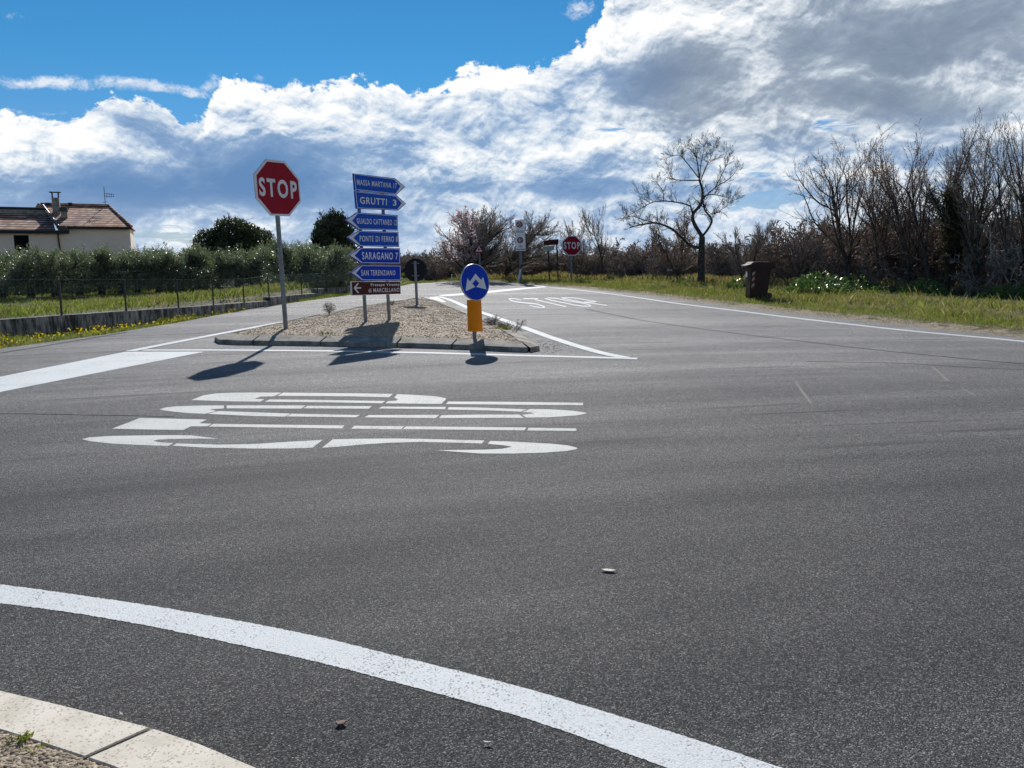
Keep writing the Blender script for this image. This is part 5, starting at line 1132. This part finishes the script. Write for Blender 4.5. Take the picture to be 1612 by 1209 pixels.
def tuft(px, py, n, H, z, label, seed, m='grass', w=.006, sp=.05):
    rg = np.random.default_rng(seed); b = G(px, py, z); C = np.stack([rg.normal(0, sp, n), rg.normal(0, sp, n), np.zeros(n)], 1); k = n; a = rg.uniform(0, 6.28, n); d = np.stack([np.cos(a), np.sin(a), np.zeros(n)], 1); t = np.stack([-np.sin(a), np.cos(a), np.zeros(n)], 1)
    L = rg.uniform(.5, 1, (n, 1))*H; V = np.stack([C-t*w, C+t*w, C+d*L*.5+np.array([[0, 0, 1]])*L*.7+t*w*.7, C+d*L*rg.uniform(.6, 1.3, (n, 1))+np.array([[0, 0, .75]])*L], 1).reshape(-1, 3); F = (np.arange(n)*4)[:, None]+np.array([[0, 1, 2, 3]])
    o = np_mesh('grass_tuft', V, F, M[m]); o.location = b; tag(o, label, 'weed')
tuft(788, 521, 60, .10, .08, 'green grass tuft at the base of the spreading dry weed', 81, sp=.10)
tuft(512, 526, 26, .05, .14, 'small green tuft on the gravel near the front kerb of the island', 82, sp=.06)
tuft(35, 1166, 34, .024, .088, 'small green weed tuft in the gravel behind the near kerb', 83, w=.002, sp=.014)
tuft(64, 1178, 16, .017, .088, 'tiniest weed sprig behind the near kerb', 84, w=.0018, sp=.010)

# --- small litter
def leafbit(px, py, L, W, m, label, name, rz, z=.003, th=.004):
    b = G(px, py, z); mb = MB(); pts = [(-L/2, 0), (-L*.2, W*.45), (L*.2, W*.5), (L/2, W*.1), (L*.25, -W*.4), (-L*.25, -W*.45)]; c, s = math.cos(rz), math.sin(rz)
    up = [Vector((x*c-y*s, x*s+y*c, .004+.006*abs(math.sin(x*60)))) for x, y in pts]; mb.plate(up, Vector((0, 0, 1)), th); o = mb.build(name, m); o.location = b; tag(o, label, 'litter')
leafbit(958, 900, .060, .026, M['kerb'], 'pale flat fragment lying on the asphalt in the middle distance', 'paper_scrap', -.25, .0, .003)
leafbit(537, 1140, .030, .02, mat('deadleaf', (.11, .05, .03), rough=.7), 'curled brown dead leaf on the asphalt beyond the near kerb', 'dead_leaf', .1)
leafbit(768, 1171, .028, .006, M['kerb'], 'small pale straw scrap on the asphalt near the white line', 'straw_scrap', -.2, th=.002)
leafbit(191, 1126, .022, .003, M['kerb'], 'thin white sliver at the near kerb edge', 'sliver', -.7, .09, th=.002)

# --- parked car glimpsed under the olives
def car():
    b = hit(112, 463); b.y += 3.; b.x = atY(112, 463, b.y).x; b.z = T1(b.x, b.y)-.05; root = empty('parked_car', b); tag(root, 'old pale yellow car half hidden under the olive trees below the house', 'car')
    m = mat('car_paint', (.32, .29, .16), rough=.35); mb = MB()
    prof = [(-1.9, .35), (-1.9, .80), (-1.75, .90), (-1.0, .95), (-.55, 1.38), (.75, 1.40), (1.3, .98), (1.9, .88), (1.95, .38)]; vs = [(x, -.78, z) for x, z in prof]+[(x, .78, z) for x, z in prof]; n = len(prof)
    mb.add(vs, [tuple(range(n)), tuple(range(2*n-1, n-1, -1))]+[(i, (i+1) % n, n+(i+1) % n, n+i) for i in range(n)]); bd = mb.build('body', m, root, bevel=.03)
    mb = MB(); mb.plate([Vector((x, -.79, z)) for x, z in ((-.85, .98), (-.48, 1.32), (.08, 1.33), (.08, .98))], Vector((0, -1, 0)), .008); mb.plate([Vector((x, -.79, z)) for x, z in ((.14, .98), (.14, 1.33), (.7, 1.33), (1.1, 1.0))], Vector((0, -1, 0)), .008); mb.build('window', M['black'], bd)
    for x in (-1.2, 1.2):
        for y in (-.72, .72): mb = MB(); mb.tube((x, y-.1, .30), (x, y+.1, .30), .30, n=20); wh = mb.build('wheel', M['black'], root, bevel=.02); mb = MB(); mb.tube((x, y-.11, .30), (x, y+.11, .30), .16, n=16); mb.build('rim', M['alu'], wh)
car()
